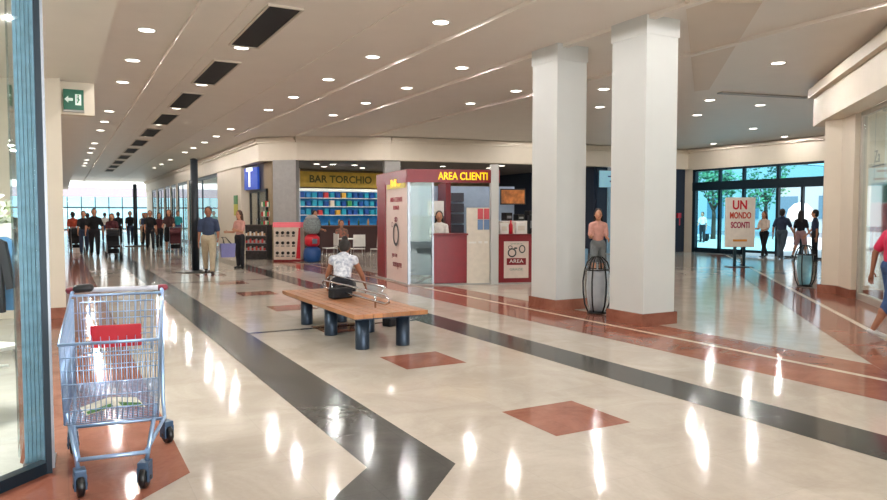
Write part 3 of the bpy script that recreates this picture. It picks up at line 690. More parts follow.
a.build('red_columns', [mat('poster_red', (176, 78, 70), .5, var=.3, scale=9), mat('poster_pink', (196, 120, 108), .5, var=.3, scale=9)], t)
a = MB(); a.tube([(-.5, .01, .62), (-.5, .01, 1.85)], .003, 5); a.tube([(.4, .01, .62), (.4, .01, 1.85)], .003, 5); a.build('hanging_wires', steel, t)
t = thing('window_lettering', 'grey script lettering on the right shop window', 'sign', (12.05, 6.86, 2.5), PI*1.25)
text('Za', .3, mat('grey_letter', (120, 124, 120), .4), t, Matrix.Translation((-.1, 0, 0)) @ Matrix.Rotation(PI/2, 4, 'X'))
a = MB(); a.box(-.35, .3, -.004, 0, -.16, -.14); a.build('underline', MATS['grey_letter'], t)
t = thing('display_plinth', 'white display plinth low in the right shop window', 'plinth', (12.45, 6.6, 0), PI/4)
a = MB(); a.bbox(-.35, .35, -.15, .15, 0, .7, .01); a.build('body', white, t); a = MB(); a.box(-.37, .37, -.17, .17, .7, .73); a.build('top', offw, t)

# ------------------------------------------------------------------ left shop window (45 deg) with its corner
C0 = Vector((-.09, 4.68)); CD = Vector((-1, -1)).normalized()
t = bpy.data.objects.new('window_31', None); COL.objects.link(t); t['kind'] = 'structure'
E0 = C0+CD*4.5
a = MB(); a.slab((C0.x, C0.y), (E0.x, E0.y), 0, .07, .07); a.slab((C0.x, C0.y), (E0.x, E0.y), 3.42, 3.5, .07)
a.box(C0.x-.025, C0.x+.008, C0.y-.02, C0.y+.02, 0, 3.5); a.build('frame', tealdark, t)
a = MB(); a.box(C0.x+.008, C0.x+.022, C0.y-.02, C0.y+.03, .03, 3.5); a.build('outer_edge', steel, t)
a = MB(); p = C0+CD*.05; a.slab((p.x, p.y), (E0.x, E0.y), .07, 3.42, .012); a.build('pane', glass, t)
a = MB(); a.box(-.27, -.258, 5.0, 11.7, .02, 3.5); a.build('side_pane', glass, t)
t = thing('shutter_post', 'ribbed blue-grey metal post just inside the corner of the left shop window', 'post', (-.15, 4.93, 0), math.radians(-2))
a = MB()
for k in range(7): a.bbox(-.075+k*.0215, -.055+k*.0215, -.08, .06, .02, 3.48, .003)
a.box(-.073, .073, -.06, .055, .02, 3.48); a.build('ribbed_channel', bluegrey, t)
a = MB(); a.box(-.085, .085, -.09, .07, 0, .02); a.build('foot_plate', steel, t)
l = bpy.data.objects.new('shop_light', bpy.data.lights.new('shop_light_left', 'AREA')); COL.objects.link(l); l.data.energy = 420; l.data.size = 1.6; l.location = (-1.6, 6.5, 3.4); l.data.color = (1, .96, .9)
downlight(-.78, 7.6, 'bright downlight inside the left shop near the window edge', 'downlights inside the shops', 3.5, bl)
# left shop contents: clothes rail with garments, plant on a plinth
t = thing('clothes_rail', 'white metal clothes rail standing inside the left shop window', 'clothes rail', (-.58, 8.6, 0), math.radians(70))
a = MB()
for sx in (-.45, .45): a.tube([(sx, -.25, .03), (sx, .25, .03)], .014); a.tube([(sx, 0, .03), (sx, 0, 1.35)], .014)
a.tube([(-.45, 0, 1.35), (.45, 0, 1.35)], .014); a.build('frame', white, t)
for k, (u, m_, lb) in enumerate(((-.3, mat('dark_jacket', (38, 40, 46), .9), 'dark garment hanging at the left end of the white rail'), (-.1, mat('blue_shirt', (90, 140, 185), .9), 'blue shirt hanging on the white rail in the left shop'), (.12, mat('pale_shirt', (224, 220, 212), .9), 'off-white shirt in the middle of the rail in the left shop'), (.32, mat('grey_top', (150, 150, 150), .9), 'grey top hanging at the far end of the white rail'))):
    R_ = Matrix.Rotation(math.radians(70), 4, 'Z') @ Vector((u, 0, 0))
    g = thing('hanging_garment', lb, 'garment', (-.58+R_.x, 8.6+R_.y, 1.35), math.radians(70), 'garments on the rail')
    a = MB(); pts = [(-.2, -.04), (-.08, .02), (.08, .02), (.2, -.04), (.27, -.5), (.2, -.52), (.16, -.25), (.17, -.75), (-.17, -.75), (-.16, -.25), (-.2, -.52), (-.27, -.5)]
    fr = [a._v((-.03, y, z-.06)) for y, z in pts]; bk = [a._v((.03, y, z-.06)) for y, z in pts]
    a._f(fr); a._f(bk[::-1])
    for i in range(12): a._f([fr[i], fr[(i+1) % 12], bk[(i+1) % 12], bk[i]])
    a.build('cloth', m_, g)
    a = MB(); a.tube([(0, 0, .018), (0, .015, .03), (0, .02, .0), (0, 0, -.05)], .003, 6); a.build('hanger_hook', chrome, g)
t = thing('flower_box', 'white ceiling-hung box of pale green and white flowers in the left shop', 'planter', (-.78, 7.3, 1.33), 0)
a = MB(); a.bbox(-.45, .45, -.12, .12, 0, .12, .01); a.build('box', white, t)
a = MB()
for k in range(420):
    p = Vector((random.uniform(-.45, .45), random.uniform(-.14, .14), .12+abs(random.gauss(0, .1)))); n1 = Vector((random.gauss(0, 1), random.gauss(0, 1), random.gauss(0, 1))).normalized(); n2 = n1.orthogonal(); s_ = .035
    a.mi = k % 3 > 0; a.quad(p-n1*s_, p+n2*s_*.6, p+n1*s_, p-n2*s_*.6)
a.build('blossom', [mat('pale_leaf', (150, 170, 110), .6), mat('petal_white', (236, 240, 226), .6)], t)
a = MB()
for sx in (-.42, .42): a.tube([(sx, 0, .12), (sx, 0, 2.12)], .004, 5)
a.build('hanging_wire', steel, t)
t = thing('display_table', 'low white wire-legged table inside the left shop window', 'table', (-.62, 6.2, 0), math.radians(45))
a = MB(); a.bbox(-.3, .3, -.2, .2, .5, .53, .008); a.build('table_top', white, t)
for sx in (-1, 1):
    for sy in (-1, 1): a = MB(); a.tube([(sx*.28, sy*.18, 0), (sx*.24, sy*.15, .5)], .01); a.build('leg', chrome, t)

# ------------------------------------------------------------------ exit sign
t = thing('exit_sign', 'green emergency exit sign with a white running figure and arrow', 'sign', (.2, 11.86, 3.23))
a = MB(); a.bbox(-.135, .135, -.03, .03, -.15, .15, .006); a.build('housing', mat('sign_green', (10, 92, 68), .4, emit=(8, 90, 64), es=.25), t)
a = MB(); a.M = face_M((0, -.033, 0), (1, 0)); w_ = .003
a.box(.02, .1, -.08, .08, 0, w_); a.build('door_pictogram', mat('sign_white', (225, 240, 230), .4, emit=(220, 240, 230), es=.5), t)
a = MB(); a.M = face_M((0, -.033, 0), (1, 0)); a.prism([(-.12, 0), (-.07, .05), (-.07, .02), (-.01, .02), (-.01, -.02), (-.07, -.02), (-.07, -.05)], 0, w_); a.build('arrow', MATS['sign_white'], t)
a = MB(); a.M = face_M((0, -.037, 0), (1, 0)); a.tube([(.06, .04, 0), (.065, .0, 0), (.05, -.05, 0)], .008, 6); a.tube([(.035, .01, 0), (.065, .02, 0), (.085, -.01, 0)], .005, 6); a.ball((.062, .06, 0), .012); a.build('running_figure', MATS['sign_green'], t)
a = MB(); a.box(-.14, .14, -.04, .03, -.18, -.152); a.build('lower_rail', greyp, t)

# ------------------------------------------------------------------ poles
def pole(x, y, lb):
    t = thing('dark_post', lb, 'post', (x, y, 0), 0, 'dark posts on round bases')
    a = MB(); a.tube([(0, 0, .04), (0, 0, 2.97)], .095, 18); a.build('pole', mat('post_navy', (34, 42, 50), .4, .3), t)
    a = MB(); a.lathe([(.5, 0), (.5, .015), (.42, .03), (.1, .05)], 36); a.build('base_plate', mat('post_base', (70, 72, 70), .4, .3), t)
    a = MB(); a.lathe([(.1, 2.97), (.1, 3.0), (.03, 3.02)], 18); a.build('cap', black, t)
pole(3.12, 19.55, 'dark round post on a disc base, the nearer one, beside the man in navy')
pole(3.15, 37.0, 'dark round post on a disc base, the farther one down the corridor')

# ------------------------------------------------------------------ bench
t = thing('bench', 'long wooden mall bench on round steel-blue legs with a chrome centre rail', 'bench', (3.24, 8.58, 0))
for k in range(8):
    a = MB(); x0 = -.45+k*.1135; a.bbox(x0, x0+.109, -1.43, 1.43, .375, .425, .006); a.build('seat_slat', wood, t)
a = MB(); a.box(-.42, .42, -1.4, 1.4, .36, .376); a.build('under_frame', legc, t)
for sx in (-.27, .24):
    for y in (-1.2, -.15, .85):
        a = MB(); a.lathe([(.08, 0), (.082, .01), (.082, .36)], 24, (sx, y, 0)); a.build('leg', legc, t)
a = MB()
a.tube([(0, -1.35, .56), (0, -1.25, .6), (0, .85, .6), (0, .95, .57), (0, .95, .53), (0, .85, .5), (0, -1.25, .5), (0, -1.35, .53)], .015, 10, closed=True)
a.tube([(.06, -1.1, .68), (.06, .8, .68)], .012, 8)
a.tube([(.06, -1.1, .68), (0, -1.1, .6)], .01, 8); a.tube([(.06, .8, .68), (0, .8, .6)], .01, 8)
a.build('centre_rail', chrome, t)
for y in (-.95, .55): a = MB(); a.tube([(0, y, .42), (0, y, .6)], .012, 8); a.build('rail_support', chrome, t)

# ------------------------------------------------------------------ hoop bag holders
def hoop_bin(x, y, rz, lb, bagm):
    t = thing('bag_dispenser', lb, 'stand', (x, y, 0), rz, 'oval black hoop stands')
    def oval(dx): return [(dx*w*.22, 0, 0) for w in ()]
    prof = [(.13, .02), (.185, .15), (.21, .33), (.215, .5), (.19, .68), (.15, .8), (.08, .87), (0.0, .88)]
    for k in range(6):
        an = k*PI/3+.2; a = MB(); a.tube([(r*math.cos(an), r*math.sin(an), z) for r, z in prof], .013, 8); a.build('hoop', black, t)
    a = MB(); a.lathe([(.15, 0), (.15, .03), (.12, .04)], 28); a.build('base', black, t)
    a = MB(); a.tube([(.19*math.cos(q*PI/12), .19*math.sin(q*PI/12), .68) for q in range(24)], .01, 6, closed=True); a.build('top_ring', black, t)
    a = MB(); a.tube([(0, 0, .03), (0, 0, .8)], .012); a.build('stem', steel, t)
    a = MB(); a.lathe([(.1, .05), (.14, .2), (.16, .4), (.155, .55), (.15, .67)], 24); a.build('bag', bagm, t)
bagw = mat('translucent_bag', (214, 220, 226), .3, alpha=.5, tint=(226, 232, 238))
bagb = mat('bluish_bag', (160, 210, 226), .3, alpha=.4, tint=(196, 232, 240))
hoop_bin(7.22, 8.3, .3, 'oval black hoop stand with pale bag between the two white columns', bagw)
hoop_bin(13.85, 9.35, .1, 'oval black hoop stand with bluish bag by the right corner pilaster', bagb)

# ------------------------------------------------------------------ standing poster board
t = thing('poster_stand', 'white poster board with red and yellow print on two dark legs', 'poster stand', (17.37, 13.8, 0), math.radians(-32))
a = MB(); a.bbox(-.42, .42, -.03, .03, .58, 2.03, .01); bd = a.build('board', mat('board_white', (232, 226, 216), .5), t)
text('UN', .36, redb, bd, face_M((-.02, -.034, 1.8), (1, 0)), bold=.01, sx=.8, name='red_lettering')
text('MONDO', .25, mat('rust', (190, 70, 50), .5), bd, face_M((0, -.034, 1.5), (1, 0)), bold=.008, sx=.62, name='rust_lettering')
text('SCONTI', .24, mat('purple_red', (160, 40, 80), .5), bd, face_M((0, -.034, 1.22), (1, 0)), bold=.008, sx=.62, name='purple_lettering')
a = MB(); a.M = face_M((0, -.034, .78), (1, 0)); a.prism([(-.2, -.03), (.2, -.03), (.2, .03), (-.2, .03)], 0, .003); a.build('yellow_mark', mat('amber', (220, 150, 60), .5), bd)
for sx in (-.13, .13):
    a = MB(); a.bbox(sx-.04, sx+.04, -.03, .03, .02, .6, .005); a.build('leg', teal, t)
a = MB(); a.box(-.35, .35, -.2, .2, 0, .02); a.build('foot_plate', teal, t)

# ------------------------------------------------------------------ shopping trolley
t = thing('shopping_trolley', 'chrome wire shopping trolley with a red child seat flap and blue-grey castors', 'shopping trolley', (.262, 4.6, 0), math.radians(-6.5))
wire = mat('trolley_wire', (158, 186, 222), .3, .75)
def lerp(a_, b_, u): return tuple(a_[i]+(b_[i]-a_[i])*u for i in range(3))
TR = [(-.245, -.42, .83), (.245, -.42, .83), (.275, .45, 1.0), (-.275, .45, 1.0)]   # top rim: nose l, nose r, rear r, rear l
BR = [(-.235, -.37, .385), (.235, -.37, .385), (.25, .38, .44), (-.25, .38, .44)]
def grid(mb, a0, a1, b1, b0, nu, nv, r=.0028):
    """wires between the bottom edge a0-a1 and the top edge b0-b1"""
    for i in range(nu+1): mb.tube([lerp(a0, a1, i/nu), lerp(b0, b1, i/nu)], r, 5)
    for j in range(nv+1): mb.tube([lerp(a0, b0, j/nv), lerp(a1, b1, j/nv)], r*(1.5 if j in (0, nv) else 1.1), 5)
for nm, (i, j, nu, nv) in (('basket_front', (0, 1, 18, 6)), ('basket_side', (1, 2, 26, 7)), ('basket_rear', (2, 3, 16, 5)), ('basket_side', (3, 0, 26, 7))):
    a = MB(); grid(a, BR[i], BR[j], TR[j], TR[i], nu, nv); a.build(nm, wire, t)
a = MB(); grid(a, BR[0], BR[1], BR[2], BR[3], 18, 26); a.build('basket_floor', wire, t)
a = MB(); a.tube(TR, .009, 8, closed=True); a.build('top_rim', wire, t)
a = MB(); a.tube([(-.265, .5, 1.03), (.265, .5, 1.03)], .016, 12); hd = a.build('handle', mat('handle_grey', (190, 190, 200), .35), t)
for sx in (-1, 1):
    a = MB(); a.cap((sx*.26, .5, 1.03), (sx*.288, .5, 1.03), .022); a.build('handle_cap', mat('cap_dark_red', (110, 24, 40), .4), hd)
    a = MB(); a.tube([(sx*.272, .45, 1.0), (sx*.265, .5, 1.03)], .012); a.build('handle_bracket', wire, t)
a = MB(); a.cap((-.24, .49, 1.04), (-.17, .49, 1.045), .028); a.build('coin_lock', black, t)
a = MB(); a.bbox(-.16, .14, .37, .385, .665, .81, .01); a.build('child_seat_flap', redb, t)
a = MB(); grid(a, (-.2, .36, .64), (.2, .36, .64), (.22, .4, .96), (-.22, .4, .96), 8, 3); a.build('child_seat_back', wire, t)
# chassis
a = MB()
for sx in (-1, 1):
    a.tube([(sx*.17, -.4, .14), (sx*.19, -.37, .25), (sx*.225, -.3, .43)], .012, 8)
    a.tube([(sx*.17, -.4, .2), (sx*.27, .38, .17), (sx*.262, .4, .3), (sx*.268, .44, .98)], .012, 8)
a.tube([(-.17, -.4, .195), (.17, -.4, .195)], .012, 8); a.tube([(-.27, .36, .17), (.27, .36, .17)], .012, 8)
a.build('chassis', wire, t)
forkm = mat('caster_blue', (60, 84, 112), .4, .3)
for x, y, an in ((-.165, -.4, .2), (.165, -.4, -.3), (-.275, .38, .1), (.275, .38, .5)):
    R_ = Matrix.Translation((x, y, 0)) @ Matrix.Rotation(an, 4, 'Z')
    a = MB(); a.M = R_; a.bbox(-.03, .03, -.05, .03, .1, .15, .008); a.bbox(-.032, -.022, -.05, .02, .04, .12, .003); a.bbox(.022, .032, -.05, .02, .04, .12, .003); fk = a.build('castor', forkm, t)
    a = MB(); a.M = R_; a.tube([(-.019, -.02, .062), (-.012, -.02, .062), (.012, -.02, .062), (.019, -.02, .062)], [.052, .062, .062, .052], 24); a.tube([(-.036, -.02, .062), (.036, -.02, .062)], .012, 10)
    a.build('wheel', black, fk)
t = thing('leaflet', 'folded green and white leaflet lying on the trolley basket floor', 'leaflet', (.24, 4.42, .41), math.radians(8))
a = MB(); a.mi = 0
rs = []
a.quad((-.16, -.09, 0), (0, -.1, .03), (0, .12, .035), (-.16, .11, .0)); a.quad((0, -.1, .03), (.15, -.1, .0), (.15, .12, .01), (0, .12, .035)); pg = a.build('pages', mat('leaflet_white', (226, 226, 210), .6, var=.2, scale=20), t)
a = MB(); a.quad((-.15, -.085, .004), (-.02, -.095, .031), (-.02, -.03, .033), (-.15, -.03, .006)); a.quad((.02, -.095, .03), (.14, -.095, .006), (.14, -.02, .01), (.02, -.02, .033)); a.build('green_print', mat('leaflet_green', (60, 120, 50), .6, var=.6, scale=40), t)

# ------------------------------------------------------------------ people
CL = {}
def cloth(name, rgb, var=.1):
    return mat('cloth_'+name, rgb, .88, var=var, scale=14, bump=.15)
def rotx(v, a):     # rotate forward (towards +y) from hanging down, about x
    return Vector((v.x, v.y*math.cos(a)-v.z*math.sin(a), v.y*math.sin(a)+v.z*math.cos(a)))
def person(loc, face, label, h=1.72, top=None, bottom=None, kind='trousers', hair=hairb, long_hair=False, legs=((.0, 0), (.0, 0)), arms=((.1, .15), (.1, .15)), abd=(.12, .12),
           lean=0, headp=0, heady=0, sleeve=.75, build=1.0, sk=skin, vox=.014, hip_z=None, shoe=black, foot_z=0, group=None, belly=0):
    s = h/1.75
    root = thing('person', label, 'person', (loc[0], loc[1], foot_z), math.radians(face-90), group)
    down = Vector((0, 0, -1)); X = Vector((1, 0, 0))
    sp = Vector((0, math.sin(lean), math.cos(lean))); fw = Vector((0, math.cos(lean), -math.sin(lean)))
    # legs first to find the hip height
    L = []
    for i, sx in enumerate((-1, 1)):
        a, b = legs[i]
        kd_ = rotx(down, a); sd_ = rotx(down, a-b)
        hip = Vector((sx*.088, 0, 0)); knee = hip+kd_*.435+X*sx*.012; ank = knee+sd_*.41
        fd = rotx(Vector((0, 1, 0)), (a-b)*.55) if hip_z is None else Vector((0, 1, 0)); fd.normalize()
        L.append((hip, knee, ank, fd))
    low = min(min(l[2].z-.075, (l[2]+l[3]*.14).z-.045) for l in L)
    pz = (-low) if hip_z is None else hip_z/s
    P = Vector((0, 0, pz))
    L = [(a+P, b+P, c_+P, d) for a, b, c_, d in L]
    S = Matrix.Scale(s, 4)
    w_ = build
    chest = P+sp*.36; sh = P+sp*.49; nk = P+sp*.55; hc = P+sp*.685+fw*(.02+headp*.06)-Vector((0, 0, abs(headp)*.02))
    HR = Matrix.Translation(hc) @ Matrix.Rotation(heady, 4, 'Z') @ Matrix.Rotation(-lean*.6-headp, 4, 'X') @ Matrix.Scale(1.1, 4)
    A = []
    for i, sx in enumerate((-1, 1)):
        a, b = arms[i]
        so_ = sh+X*sx*.158*w_-sp*.045
        u = rotx(down, a+lean*.0); u = (u+X*sx*abd[i]).normalized()
        f_ = rotx(down, a+b); f_ = (f_+X*sx*abd[i]*.3).normalized()
        el = so_+u*.285; wr = el+f_*.245
        A.append((so_, el, wr, f_, u))
    m = MB(); m.M = S
    # body
    m.cap(P+Vector((-.055, 0, .04)), P+Vector((.055, 0, .04)), .085*w_, ax=(0, 0, 1), e=.9)
    m.cap(P+sp*.1, chest, .1*w_, .128*w_, e=.68)
    if belly: m.ball(P+sp*.16+fw*.03, .13*w_, 1.05, .9, 1.1)
    m.cap(chest, sh-sp*.03, .14*w_, .1*w_, e=.68)
    m.cap(sh-X*.12*w_-sp*.035, sh, .055, .062, ax=(0, 0, 1)); m.cap(sh+X*.12*w_-sp*.035, sh, .055, .062, ax=(0, 0, 1))
    m.cap(sh-sp*.02, hc-sp*.03, .055, .05)
    for so_, el, wr, f_, u in A:
        m.cap(so_, el, .049*w_, .038*w_); m.cap(el, wr, .039*w_, .026)
        m.cap(wr, wr+f_*.085, .026, .036, e=.5, ax=(0, 1, 0))
    for hip, knee, ank, fd in L:
        m.cap(hip, knee, .072*w_, .052*w_); m.cap(knee, knee.lerp(ank, .35)-Vector((0, .012, 0)), .053*w_, .056*w_); m.cap(knee.lerp(ank, .3), ank, .053*w_, .034)
        m.cap(ank-fd*.03-Vector((0, 0, .035)), ank+fd*.14-Vector((0, 0, .045)), .034, .027, e=.85)
    hm = m.M; m.M = S @ HR
    m.ball((0, 0, .012), .1, .78, .95, 1.12); m.ball((0, .022, -.05), .066, .85, .95, .95)
    m.cap((0, .086, .012), (0, .107, -.018), .01, .014)
    for sx in (-1, 1): m.ball((sx*.079, -.005, -.005), .025, .35, .8, 1.2)
    m.ball((0, .08, -.058), .02, 1.3, .6, .5)
    body = m.build('body', sk, root, remesh=vox*.85, smooth=2)
    # fingers and thumbs, rooted in the palms
    m = MB(); m.M = S
    for i, (so_, el, wr, f_, u) in enumerate(A):
        sx = (-1, 1)[i]; inw = (X*-sx); wide = f_.cross(inw).normalized(); wide = wide if wide.y > 0 or abs(wide.y) < .2 else -wide
        curl = (f_+inw*.45).normalized(); curl2 = (f_*.6+inw*.8).normalized()
        for q, ln in enumerate((.036, .041, .038, .030)):
            b0 = wr+f_*.1+wide*(.027-.018*q); b1 = b0+(f_+inw*.12).normalized()*ln; b2_ = b1+curl*ln*.7; b3 = b2_+curl2*ln*.45
            m.tube([b0-f_*.02, b0, b1, b2_, b3, b3+curl2*.004], [.0085, .0088, .0084, .0078, .0065, .002], 7)
        t0 = wr+f_*.025+wide*.02; t1 = t0+(f_*.6+wide*.75).normalized()*.035; t2 = t1+(f_*.9+wide*.25+inw*.2).normalized()*.032
        m.tube([t0-wide*.01, t0, t1, t2, t2+f_*.004], [.011, .0115, .0105, .0085, .003], 7)
    fm = m.build('t', sk); b2 = bmesh.new(); b2.from_mesh(body.data); b2.from_mesh(fm.data)
    for f in b2.faces: f.smooth = True
    b2.to_mesh(body.data); b2.free(); bpy.data.objects.remove(fm)
    # face details
    m = MB(); m.M = S @ HR
    for sx in (-1, 1): m.ball((sx*.031, .083, .012), .011, 1.1, .7, .6, 8, 6)
    m.build('eyes', eyem, root)
    m = MB(); m.M = S @ HR; m.ball((0, .091, -.058), .016, 1.3, .4, .35, 8, 6); m.build('mouth', lipm, root)
    # hair
    if hair is not None:
        m = MB(); m.M = S @ HR
        m.ball((0, -.016, .026), .104, .84, .93, 1.08, 20, 14); m.ball((0, -.045, -.025), .078, .95, .8, 1.1, 16, 10)
        if long_hair == 'bun': m.ball((0, -.075, .115), .048, 1, 1, .9)
        elif long_hair:
            m.cap((-.03, -.06, 0), (-.04, -.085, -.2), .06, .045, e=.7); m.cap((.03, -.06, 0), (.04, -.085, -.2), .06, .045, e=.7)
            m.cap((-.07, -.02, 0), (-.075, -.03, -.15), .03, .025); m.cap((.07, -.02, 0), (.075, -.03, -.15), .03, .025)
        m.build('hair', hair, root, remesh=vox*.9, smooth=2)
    # top
    m = MB(); m.M = S; g = .016
    m.cap(P+sp*.13, P+sp*.2, .118*w_+g, .12*w_+g, e=.8)
    m.cap(P+sp*.14, chest, .112*w_+g, .132*w_+g, e=.76)
    if belly: m.ball(P+sp*.16+fw*.03, .13*w_+g, 1.05, .9, 1.1)
    m.cap(chest, sh-sp*.03, .14*w_+g, .1*w_+g, e=.72); m.cap(sh-X*.125*w_-sp*.04, sh-sp*.005, .055+g, .062+g*.5, ax=(0, 0, 1)); m.cap(sh+X*.125*w_-sp*.04, sh-sp*.005, .055+g, .062+g*.5, ax=(0, 0, 1))
    for so_, el, wr, f_, u in A:
        if sleeve <= 1: m.cap(so_, so_.lerp(el, sleeve), .049*w_+g*1.1, .044*w_+g*1.2)
        else: m.cap(so_, el, .049*w_+g, .04*w_+g); m.cap(el, el.lerp(wr, sleeve-1), .04*w_+g, .03+g)
    m.build('shirt', top, root, remesh=vox, smooth=2)
    # bottom
    m = MB(); m.M = S; g = .017
    m.cap(P+Vector((-.055, 0, .02)), P+Vector((.055, 0, .02)), .108*w_+g, ax=(0, 0, 1), e=.98); m.cap(P+Vector((0, 0, .04)), P+Vector((0, 0, -.06)), .1*w_, .075*w_)
    for hip, knee, ank, fd in L:
        if kind == 'trousers':
            m.cap(hip, knee, .083*w_+g, .058*w_+g); m.cap(knee, ank.lerp(knee, .07), .058*w_+g, .042+g)
        elif kind == 'shorts': m.cap(hip, hip.lerp(knee, .85), .083*w_+g, .07*w_+g)
        elif kind == 'capri': m.cap(hip, knee, .083*w_+g, .058*w_+g); m.cap(knee, knee.lerp(ank, .3), .058*w_+g, .052+g)
        else: m.cap(hip, hip.lerp(knee, .95), .088*w_+g, .1*w_+g)
    m.build({'trousers': 'trousers', 'shorts': 'shorts', 'capri': 'trousers'}.get(kind, 'skirt'), bottom, root, remesh=vox, smooth=2)
    for hip, knee, ank, fd in L:
        m = MB(); m.M = S
        m.cap(ank-fd*.035-Vector((0, 0, .035)), ank+fd*.15-Vector((0, 0, .043)), .042, .035, e=.85); m.cap(ank-Vector((0, 0, .045)), ank+fd*.03-Vector((0, 0, .03)), .042)
        m.build('shoe', shoe, root, remesh=vox*.8, smooth=1)
    return root
WALK = ((.35, .12), (-.3, .25)); WALK2 = ((-.3, .3), (.32, .1)); STAND = ((.03, .03), (-.03, .03))
SW = ((-.25, .3), (.35, .35)); PUSH = ((.55, .75), (.55, .75)); HOLD = ((.25, 1.2), (.3, 1.3))
wt = cloth('white', (226, 222, 216)); nv = cloth('navy', (44, 56, 80)); dk = cloth('dark', (28, 28, 34)); bk = cloth('black', (18, 18, 22))
pinks = cloth('pink', (206, 46, 84)); kh = cloth('khaki', (186, 172, 146)); jn = cloth('jeans', (54, 80, 124), .25); rust_ = cloth('rust', (160, 64, 44)); bg_ = cloth('beige', (190, 172, 150)); tq = cloth('turquoise', (50, 150, 156)); maroon = cloth('maroon', (74, 30, 36)); rose = cloth('rose', (200, 148, 136)); gr = cloth('grey', (116, 120, 122)); pat = mat('cloth_blue_white', (176, 184, 206), .9, var=.35, scale=22, tint=(232, 232, 236)); lb = cloth('lightblue', (130, 170, 200))
hairbr = mat('brown_hair', (74, 46, 30), .6, var=.3, scale=60); hairg = mat('grey_hair', (130, 126, 120), .6)
shw = mat('white_shoe', (206, 206, 206), .6)
# far corridor (coarser surfaces, still whole figures)
V = .022
person((3.33, 18.8), 255, 'man in a navy shirt and khaki trousers walking beside the dark post', 1.78, cloth('navy2', (52, 64, 90)), kh, 'trousers', legs=WALK, arms=((.1, .9), (.05, .3)), abd=(.2, .15), build=1.12, vox=.016, sk=skin2)
t = thing('shopping_bag', 'pale purple shopping bag hanging beside the man in the navy shirt', 'bag', (3.79, 18.72, .42))
a = MB(); a.rings([[(-.17, -.07, 0), (.17, -.07, 0), (.17, .07, 0), (-.17, .07, 0)], [(-.19, -.08, .36), (.19, -.08, .36), (.19, .08, .36), (-.19, .08, .36)]], smooth=False); a.build('sack', mat('lilac_bag', (122, 122, 172), .6), t)
a = MB()
for sy in (-.06, .06): a.tube([(-.09, sy, .35), (-.12, 0, .5), (-.16, 0, .52)], .008, 6); a.tube([(.09, sy, .35), (-.05, 0, .52), (-.16, 0, .52)], .008, 6)
a.build('strap', dark, t)
person((4.45, 20.3), 215, 'woman in a pink top and dark trousers standing before the tobacconist', 1.66, rose, dk, 'trousers', hairbr, True, legs=STAND, arms=((.3, 1.5), (.2, 1.4)), vox=.016, build=.92)
person((1.05, 28.7), 268, 'tall man in black walking towards us in the middle of the corridor', 1.8, bk, dk, 'trousers', legs=WALK, arms=SW, abd=(.35, .3), vox=V, build=1.1)
person((.75, 30.6), 268, 'person in a dark jacket walking left of the tall man in black', 1.72, dk, nv, 'trousers', legs=WALK2, arms=SW, vox=V)
person((1.62, 28.4), 268, 'woman in maroon pushing the dark stroller down the corridor', 1.62, maroon, dk, 'trousers', hairb, True, legs=WALK, arms=PUSH, vox=V)
person((.42, 33.6), 90, 'person in a red top at the far left of the corridor', 1.7, rust_, dk, 'trousers', legs=WALK, arms=SW, vox=V)
person((1.05, 36), 90, 'person in an orange-red top walking away behind the man in black', 1.65, cloth('orange', (196, 110, 80)), dk, 'trousers', legs=WALK2, arms=SW, vox=V)
person((2.55, 39.5), 90, 'dark figure walking away right beside the farther dark post', 1.72, dk, bk, 'trousers', legs=WALK, arms=SW, vox=V)
person((3.03, 38.5), 270, 'left one of two dark-clothed people walking side by side far off', 1.75, bk, nv, 'trousers', legs=WALK2, arms=SW, vox=V)
person((3.6, 36.9), 270, 'right one of two dark-clothed people walking side by side far off', 1.68, nv, dk, 'trousers', hairb, True, legs=WALK, arms=SW, vox=V)
person((3.75, 39.5), 270, 'person in light beige clothes in the distance by the shop windows', 1.68, bg_, bg_, 'trousers', hairbr, legs=WALK, arms=SW, vox=V)
person((3.35, 32.6), 268, 'man in a black top, left of the pair before the shop windows', 1.76, bk, dk, 'trousers', legs=WALK, arms=SW, abd=(.3, .2), vox=V)
person((3.85, 33.8), 268, 'woman in a maroon top, right of the pair before the shop windows', 1.66, maroon, dk, 'trousers', hairb, True, legs=WALK2, arms=SW, vox=V)
person((3.92, 31.0), 255, 'woman in long dark clothes pushing a pram near the shop windows', 1.76, cloth('brown', (64, 40, 40)), bk, 'skirt', hairbr, True, legs=STAND, arms=PUSH, vox=V)
person((5.3, 38.5), 270, 'person in a turquoise shirt beyond the nearer dark post', 1.74, tq, jn, 'trousers', legs=STAND, arms=SW, vox=V)
person((2.2, 45), 90, 'small far-off person in white near the end of the corridor', 1.7, wt, jn, 'trousers', legs=WALK, arms=SW, vox=.03)
person((4.6, 48), 270, 'small far-off person in grey near the end of the corridor', 1.7, gr, dk, 'trousers', legs=WALK, arms=SW, vox=.03)
